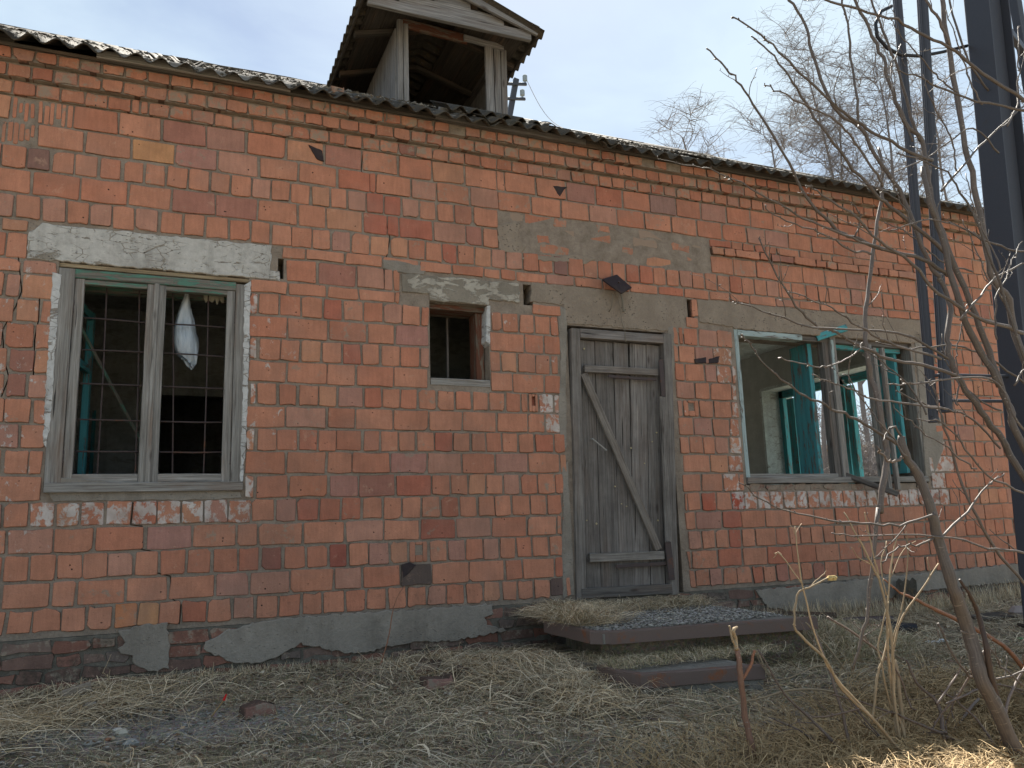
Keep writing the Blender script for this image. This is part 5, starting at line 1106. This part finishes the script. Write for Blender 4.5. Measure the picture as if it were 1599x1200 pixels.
# dry weeds
def weed(px, py, label, lines, mat='drystem', heads=()):
    c = gp(px, py); r = empty('dry_weed', tuple(c), label=label, cat='dry weed')
    for s, w0, w1 in lines: branch('stalk', M[mat], r, Pt(s), w0*.75, w1*.9, c.y, random.uniform(-.05, .05), 0, 6, False, tint=(random.uniform(.8, 1.15),)*3)
    for (hx_, hy_) in heads:
        q = at(hx_, hy_, c.y)
        for i in range(2): mb = MB(); pebble(mb, (q.x+i*.018, q.y, q.z), .014, (.42, .32, .14), 1., 8); mb.obj('seed_head', M['stone'], r)
    return r
weed(1418, 1185, 'tall straw coloured weed with many upright stalks before the black pipe', [('1420,1187 1410,1140 1397,1099 1393,1011 1380,930 1362,883 1340,840 1318,800', 12, 3), ('1412,1190 1400,1120 1388,1040 1386,950 1392,880 1400,835', 10, 3), ('1400,1150 1394,1060 1402,980 1440,920 1465,880', 8, 3), ('1405,1160 1396,1080 1390,980 1372,900 1362,860 1350,800', 8, 2.5), ('1395,1120 1378,1050 1372,1000 1388,940', 6, 3),
     ('1394,1000 1410,940 1418,870 1415,830', 5, 2), ('1384,930 1376,880 1385,845', 4, 2), ('1362,883 1340,870 1330,855', 3, 1.5), ('1392,900 1410,860 1430,845', 3, 1.5), ('1440,920 1452,900 1448,870', 3, 1.5), ('1362,1130 1370,1060 1384,1010 1390,980', 7, 5), ('1415,1180 1405,1090 1398,1030', 12, 8)])
weed(1425, 1196, 'bent straw coloured weed carrying a yellow seed head', [('1420,1190 1363,1123 1316,1079 1289,1031 1251,994 1241,977 1245,930 1265,917 1292,903', 9, 3.5), ('1405,1180 1363,1123 1302,1055 1275,998 1255,923 1245,862 1241,822', 8, 2.5), ('1253,913 1221,869 1209,865', 3.5, 2), ('1221,869 1215,862 1208,872', 2, 1.5), ('1242,835 1235,820', 2, 1.3), ('1242,835 1251,818', 2, 1.3), ('1265,917 1283,900 1290,893', 3, 1.6), ('1241,977 1237,975', 3, 2)], heads=((1296, 904),))
weed(1330, 1105, 'pale dry weed arching low to the left over the grass', [('1320,1088 1316,1084 1275,1077 1228,1079 1194,1089 1160,1097 1110,1112 1073,1121', 7, 3), ('1160,1097 1130,1080 1110,1068', 4, 2), ('1110,1112 1085,1120 1075,1140', 3, 1.5), ('1110,1112 1100,1132 1082,1148', 3, 1.5), ('1316,1084 1332,1104', 7, 7), ('1095,1117 1080,1112 1070,1118', 2.5, 1.5)])
weed(1330, 1050, 'dry slanting stalks between the lower step and the tall weed', [('1345,1080 1300,1020 1270,985 1258,972', 6, 3), ('1340,1085 1290,1040 1220,1062 1190,1040 1180,1015', 4, 2), ('1182,1015 1195,1045 1210,1075', 3, 2), ('1300,1100 1240,1085 1200,1050 1185,1020', 4, 2), ('1188,1030 1178,1020', 2, 1.5)])
weed(55, 1060, 'single thin dry stalk standing against the plinth at the left', [('54,1062 52,1020 50,990 45,960 46,948', 3, 1.6)])
weed(195, 1075, 'thin dry stalks leaning on the plinth under the barred window', [('200,1110 185,1090 170,1060 160,1050', 4, 2), ('160,1052 168,1035 174,1022', 2.5, 1.3), ('165,1110 170,1060 172,1045', 3, 2)], heads=())
weed(330, 1070, 'short dry stalk by the render patch at the left', [('326,1085 330,1060 334,1035', 3, 1.6), ('440,1055 445,1042 448,1032', 2, 1.4)])
weed(610, 1040, 'brown stalk bending up the plinth near the render patch', [('597,1030 603,1010 609,985 613,955 622,930 632,915', 4, 1.8), ('597,1030 590,1050', 5, 5)], mat='redbark')
# wires on the roof
mb = MB(); mb.tube(smooth_pts([roofpt(838, 200, .03), roofpt(842, 192, .10), roofpt(858, 190, .12), roofpt(876, 196, .07)], 5), .004, 5); mb.obj('roof_wire', M['wire'], None, label='bent stiff wire sticking up from the roof right of the dormer', cat='wire')
# ================================================================ BEYOND THE BUILDING
def utility():
    Y = 20.; b = at(795, 185, Y); t = at(806, 124, Y); r = empty('utility_pole', (b.x-.9, Y, -.3), label='leaning steel utility pole with two crossarms beyond the roof', cat='utility pole')
    foot = t+(b-t)*(t.z+.3)/(t.z-b.z); mb = MB(); mb.beam(foot, t, .20, .14, side=(1, 0, 0)); mb.obj('mast', M['post'], r)
    for i, py in enumerate((132, 155)):
        p = at(786, py-1, Y-.1); q = at(822 if i == 0 else 820, py, Y-.1); mb = MB(); mb.beam(p, q, .10, .08, side=(0, 0, 1)); mb.obj('crossarm', M['post'], r)
        q = at(820 if i == 0 else 816, py-1, Y-.1); mb = MB(); mb.tube([q, q+Vector((0, 0, .10)), q+Vector((0, 0, .12)), q+Vector((0, 0, .32)), q+Vector((0, 0, .36))], [.03, .03, .09, .09, .05], 10, (.25, .3, .33)); mb.obj('insulator', M['stone'], r)
    a = at(822, 124, Y); w = [a.lerp(at(892, 205, 14), t)-Vector((0, 0, .5*math.sin(math.pi*t))) for t in np.linspace(0, 1, 12)]; mb = MB(); mb.tube(w, .012, 4); mb.obj('overhead_wire', M['wire'], None, label='single overhead wire sloping down from the utility pole to the roof', cat='wire')
utility()
def birch(base, H, spread, seed, label, lean=(0, 0), ntw=900, r0=.09, tips=1., weep=1.):
    R_ = random.Random(seed); mbt = MB(); mbc = MB(); base = Vector(base)
    r = empty('bare_birch', tuple(base), label=label, cat='tree', group='bare trees behind the building')
    def grow(p, d, L_, r_, n, up, jit, mb, ns):
        P = [p.copy()]; dd = d.normalized()
        for i in range(n): dd = (dd+Vector((R_.gauss(0, jit), R_.gauss(0, jit), R_.gauss(up, jit)))).normalized(); P.append(P[-1]+dd*L_/n)
        mb.tube(P, [r_*(1-.75*i/n) for i in range(n+1)], ns, cap=False); return P
    T = grow(base, Vector((lean[0], lean[1], 1)), H*.9, r0, 12, .02, .05, mbt, 8); limbs = []
    for i in range(22):
        k = R_.uniform(.3, 1)*12; i0 = min(11, int(k)); p = T[i0].lerp(T[i0+1], k-i0); a = R_.uniform(0, 6.28)
        limbs.append(grow(p, Vector((math.cos(a), math.sin(a), R_.uniform(.7, 1.5))), spread*R_.uniform(.6, 1.15)*(1.25-k/12*.6), r0*.34*(1.2-k/14), 7, .04, .13, mbt, 5))
    subs = []
    for l in limbs+[T[6:]]:
        for j in range(9):
            k = R_.uniform(.25, .99)*(len(l)-1); i0 = int(k); p = l[i0].lerp(l[min(i0+1, len(l)-1)], k-i0); a = R_.uniform(0, 6.28)
            subs.append(grow(p, Vector((math.cos(a), math.sin(a), R_.uniform(.2, 1.1))), spread*R_.uniform(.25, .5), .013, 5, -.02, .18, mbc, 4))
    for i in range(ntw):
        l = R_.choice(subs); k = R_.uniform(.15, 1)*(len(l)-1); i0 = int(k); p = l[i0].lerp(l[min(i0+1, len(l)-1)], k-i0); a = R_.uniform(0, 6.28)
        P = [p]; dd = Vector((math.cos(a)*.7, math.sin(a)*.7, R_.uniform(.1, 1.1))); L_ = R_.uniform(.3, .9)*tips
        for j in range(5): dd = (dd+Vector((R_.gauss(0, .15), R_.gauss(0, .15), -.22*weep+R_.gauss(0, .1)))).normalized(); P.append(P[-1]+dd*L_/5)
        mbc.tube(P, [.0048, .0042, .0038, .0034, .003, .0026], 3, cap=False)
    mbt.obj('trunk', M['birch'], r); mbc.obj('crown', M['birch'], r)
for i, (px, ytop, Y, lab, sp, n) in enumerate([(1112, 165, 13, 'small weeping bare birch just above the roof, leftmost', 1.6, 600), (1178, 175, 12, 'slim bare birch second from the left behind the roof', 1.7, 800), (1222, 105, 14, 'bare birch with two upright trunks behind the leaning branches', 2.1, 1100), (1290, 60, 13, 'tallest bare birch with a dense twiggy crown', 2.4, 1700), (1345, 68, 12, 'bare birch with fine crown right of the tallest one', 2.4, 1500), (1440, 120, 13, 'bare birch seen between the two conduits', 2.3, 1100), (1520, 160, 12, 'bare birch behind the thick steel post', 2.3, 900)]):
    t = at(px, ytop+20, Y); birch((t.x-.0, Y, -.3), (t.z+.3)*(1.1 if i < 2 else 1.06), sp*1.5, 100+i, lab, (random.uniform(-.06, .06), 0), int(n*2.2))
# yard seen through the end window
def yard():
    for i, (px_, y, h) in enumerate([(1228, 13, 3.3), (1250, 16, 4.2), (1300, 15, 4.2), (1335, 12, 3.2), (1357, 14, 4.0), (1375, 16, 4.4)]):
        x = at(px_, 700, y).x
        birch((x, y, -.3), h, 1.8, 300+i, ['bare bush seen through the end window, left pane', 'taller bare tree seen through the left pane of the end window', 'far bare tree behind the pale shed', 'dark bare tree seen through the right pane of the end window', 'bare tree behind the right pane beside the shed', 'distant bare tree above the shed roof'][i], (0, 0), 500, .05, .8, .3)
    r = empty('shed', (24, 9.5, -.3), label='low pale clad shed with tan thatch seen through the end window', cat='shed')
    mb = MB()
    A_ = at(1200, 715, 17.5); B_ = at(1440, 715, 14.5); hz = A_.z
    for i in range(60):
        q = A_.lerp(B_, i/60); mb.beam((q.x, q.y, -.3), (q.x, q.y, hz), .30, .03, side=(B_-A_), tint=(1.5, 1.6, 1.7))
    mb.obj('wall', M['wood'], r)
    mb = MB(); mb.beam(A_+Vector((0, 0, .2)), B_+Vector((0, 0, .2)), .4, 1.4, side=(0, 0, 1), cham=.15, seg=14, warp=.03, tint=(1, .9, .7)); mb.obj('roof', M['drystem'], r)
yard()

# ================================================================ DRY GRASS AND STRAW
def blades(name, n, xf, Lr, Hr, wr, cols, label, flow=True, upright=0., zoff=0., zfun=None, nseg=4, curl=1.3, cat='grass', parent=None):
    x, y = xf(n); n = len(x); zf = zfun or ground_z
    L_ = rng.uniform(*Lr, n)**1.0; H = rng.uniform(*Hr, n); wd = rng.uniform(*wr, n)
    a = rng.uniform(0, 2*np.pi, n)
    if flow:
        ff = 2.2*np.sin(x*1.3+y*.8)+1.6*np.sin(y*2.3-x*.7+1)+1.1*np.sin(5*x+3*y); a = ff+rng.normal(0, 1.5, n)
    cu = rng.normal(0, curl, n); t = np.linspace(0, 1, nseg+1)
    ang = a[:, None]+cu[:, None]*t[None]; st = L_[:, None]/nseg
    dx = np.cos(ang)*st; dy = np.sin(ang)*st
    X = x[:, None]+np.cumsum(dx, 1)-dx[:, :1]; Y = y[:, None]+np.cumsum(dy, 1)-dy[:, :1]
    ph = rng.uniform(.25, 1.0, n)[:, None]
    zz = H[:, None]*(np.sin(np.pi*ph*t[None])) if not upright else H[:, None]*(t[None]**.8)
    if upright: X = x[:, None]+(X-x[:, None])*.35; Y = y[:, None]+(Y-y[:, None])*.35
    Z = zf(X, Y)+zz+.002+zoff+rng.uniform(0, .012, n)[:, None]
    P = np.stack([X, Y, Z], -1)
    tilt = rng.uniform(-.7, .7, n)[:, None]; sx = -np.sin(ang); sy = np.cos(ang)
    tap = (1-.75*t[None]**2)*wd[:, None]/2
    Sv = np.stack([sx*np.cos(tilt), sy*np.cos(tilt), np.sin(tilt)*np.ones_like(sx)], -1)*tap[..., None]
    V = np.stack([P-Sv, P+Sv], 2).reshape(-1, 3)          # n*(nseg+1)*2
    b = (np.arange(n)*(nseg+1)*2)[:, None]+(np.arange(nseg)*2)[None]; F = np.stack([b, b+1, b+3, b+2], -1).reshape(-1, 4)
    me = bpy.data.meshes.new(name); me.vertices.add(len(V)); me.vertices.foreach_set('co', V.astype('f').ravel())
    me.loops.add(F.size); me.loops.foreach_set('vertex_index', F.astype('i').ravel()); me.polygons.add(len(F))
    me.polygons.foreach_set('loop_start', (np.arange(len(F))*4).astype('i')); me.polygons.foreach_set('loop_total', np.full(len(F), 4, 'i')); me.update(calc_edges=True)
    c = np.array(cols); ci = c[rng.integers(0, len(c), n)]*rng.uniform(.8, 1.6, (n, 1))*np.array([1.12, 1.07, 1.02])
    pn = .5+.5*np.sin(1.9*x+.6)*np.sin(2.7*y+1.3*x); ci = ci*(.82+.3*pn[:, None])
    C = np.repeat(np.concatenate([ci, np.ones((n, 1))], 1), (nseg+1)*2, 0); at_ = me.attributes.new('tint', 'FLOAT_COLOR', 'POINT'); at_.data.foreach_set('color', C.astype('f').ravel())
    me.materials.append(M['straw']); o = bpy.data.objects.new(name, me); COL.objects.link(o); tag(o, label, cat, kind='stuff'); return o
def inporch(x, y): return (x > PC0.x+.02+(XA(868, PZ, -.03)-PC0.x)*(1-np.clip(-y/max(.1, -PC0.y), 0, 1))) & (x < PC2.x) & (y > PC1.y-.01)
def instep(x, y): return (x > PL0.x) & (x < PL2.x) & (y > PL0.y-.13) & (y < PL0.y+.4)
def chips():
    # small dead leaves and bark crumbs
    n = 9000; x = rng.uniform(-1.3, 8.5, n); y = rng.uniform(-3.3, -.05, n); k = ~inporch(x, y); x = x[k]; y = y[k]; mb = MB()
    for a, b in zip(x, y):
        z = gz(a, b)+random.uniform(.006, .03); s_ = random.uniform(.006, .02); t = random.uniform(0, 6.28); c, d = math.cos(t)*s_, math.sin(t)*s_; g = random.uniform(.5, 1.3)
        q = random.choice(((.16, .10, .06), (.30, .22, .14), (.10, .08, .06), (.42, .36, .27)))
        mb.add([(a-c, b-d, z), (a+d*.6, b-c*.6, z+random.uniform(-.004, .008)), (a+c, b+d, z+random.uniform(0, .01)), (a-d*.6, b+c*.6, z+random.uniform(-.004, .008))], [(0, 1, 2), (0, 2, 3)], None, tuple(g*v for v in q))
    mb.obj('leaf_crumbs', M['stone'], None, label='dead leaves and crumbs of bark scattered through the grass', cat='litter', kind='stuff')
def dens(x, y):
    bare = np.exp(-(((x-.75)/.75)**2+((y+1.05)/.32)**2))
    n_ = .5+.5*np.sin(3.1*x+1.7*y)*np.sin(2.3*x-3.9*y+2)
    p_ = np.sin(9*x+2*y+3*np.sin(4*y))*np.sin(8*y-3*x+2*np.sin(5*x)); return (1-.93*bare)*(.35+.65*n_)*(.45+.55*(p_ > -.25))
def area(x0, x1, y0, y1, d=True):
    def f(n):
        x = rng.uniform(x0, x1, n); y = rng.uniform(y0, y1, n); k = np.ones(n, bool)
        if d: k &= rng.uniform(0, 1, n) < dens(x, y)
        k &= ~inporch(x, y) & ~instep(x, y); return x[k], y[k]
    return f
TAN = [(.40, .34, .24), (.34, .29, .21), (.46, .40, .30), (.30, .26, .19), (.36, .32, .25), (.27, .22, .15), (.38, .30, .20), (.26, .25, .18)]
GRN = [(.16, .17, .08), (.22, .21, .11), (.30, .26, .16), (.13, .13, .07), (.33, .27, .17)]
PALE = [(.55, .47, .33), (.50, .42, .28), (.60, .53, .40), (.46, .36, .22)]
blades('dry_grass', 90000, area(-1.6, 5.2, -3.4, -.03), (.04, .12), (.004, .022), (.0016, .0034), TAN, 'matted dry grass covering the yard in front of the wall')
blades('dry_grass', 45000, area(5.0, 10.5, -3.2, -.03), (.06, .2), (.01, .05), (.002, .0045), TAN, 'matted dry grass in the right part of the yard')
blades('dry_grass', 60000, area(-1.6, 6, -3.4, -.05), (.02, .06), (.008, .028), (.0015, .003), GRN, 'short mossy green grass between the straw', upright=1)
blades('straw', 9000, area(-1.2, 8, -3.3, -.04), (.12, .34), (.006, .04), (.0018, .0036), PALE+TAN, 'long loose straw stems lying over the short grass', curl=.5, cat='straw')
blades('dry_grass', 3800, area(-1.4, 8, -3.3, -.05), (.05, .18), (.006, .03), (.005, .010), PALE+TAN+[(.22, .15, .09), (.16, .11, .07)], 'broad dead blades and flat leaves lying in the grass', curl=.8)
def line_(pts, sg):
    def f(n):
        P = np.array(pts); i = rng.integers(0, len(P)-1, n); t = rng.uniform(0, 1, n)[:, None]; q = P[i]*(1-t)+P[i+1]*t; q = q+rng.normal(0, sg, (n, 2)); k = (q[:, 1] < -.04) & ~inporch(q[:, 0], q[:, 1]); return q[k, 0], q[k, 1]
    return f
blades('straw', 4200, line_([(2.1, -.35), (2.5, -.7), (2.62, -1.2), (2.65, -1.7)], .17), (.12, .32), (.02, .09), (.002, .004), PALE+TAN, 'heap of loose straw against the left side of the porch', curl=.8, cat='straw')
blades('straw', 1300, line_([(-.5, -.35), (.1, -.75), (.5, -.35)], .20), (.18, .5), (.01, .06), (.002, .0042), PALE, 'pale straw stems fallen beside the plinth at the left', curl=.3, cat='straw')
blades('dry_grass', 3000, line_([(-1.2, -.07), (2.6, -.07)], .035), (.04, .12), (.01, .05), (.0018, .0035), TAN, 'dry tufts along the foot of the plinth', upright=1)
blades('dry_grass', 5600, line_([(4.4, -.12), (9, -.12)], .10), (.06, .25), (.02, .16), (.002, .004), TAN+PALE, 'taller dry tufts along the plinth at the right', upright=1)
blades('dry_grass', 5200, line_([(PC2.x+.1, -.2), (PC2.x+.15, -1.4), (4.9, -1.0)], .18), (.08, .3), (.03, .14), (.002, .004), TAN+GRN, 'thick dry grass tuft right of the porch', curl=1.2)
blades('straw', 15000, line_([(2.2, -3.25), (2.9, -3.1), (3.6, -2.75), (4.3, -2.5)], .28), (.10, .32), (.02, .09), (.002, .0042), [(.30, .22, .12), (.26, .19, .10), (.34, .26, .15), (.22, .16, .08)], 'thick bright straw at the foot of the bare stems, bottom right', curl=1., cat='straw')
pz = lambda X, Y: np.full(np.shape(X), PZ-.004)
def onp(n): x = rng.uniform(PC0.x+.05, PC2.x, n); y = -.05-np.abs(rng.normal(0, .16, n)); return x, y
blades('dry_grass', 5500, onp, (.05, .22), (.01, .07), (.0018, .0038), TAN+PALE, 'dry grass gathered along the wall on the porch', zfun=pz)
def onp2(n): y = rng.uniform(-.9, -.08, n); x0_ = PC0.x+(XA(868, PZ, -.03)-PC0.x)*(1-np.clip(-y/max(.1, -PC0.y), 0, 1)); x = x0_+.03+np.abs(rng.normal(0, .14, n)); return x, y
blades('straw', 2600, onp2, (.10, .3), (.02, .11), (.0018, .0038), TAN+PALE, 'straw heap on the left end of the porch slab', zfun=pz, cat='straw')
plz = lambda X, Y: np.full(np.shape(X), PZL-.004)
def ons(n): x = rng.uniform(PL0.x, PL2.x+.4, n); y = rng.uniform(PL0.y+.02, PL0.y+.5, n); return x, y
blades('dry_grass', 3800, ons, (.03, .14), (.006, .05), (.0018, .0032), TAN+GRN, 'grass growing on the lower porch step', zfun=plz)
chips()
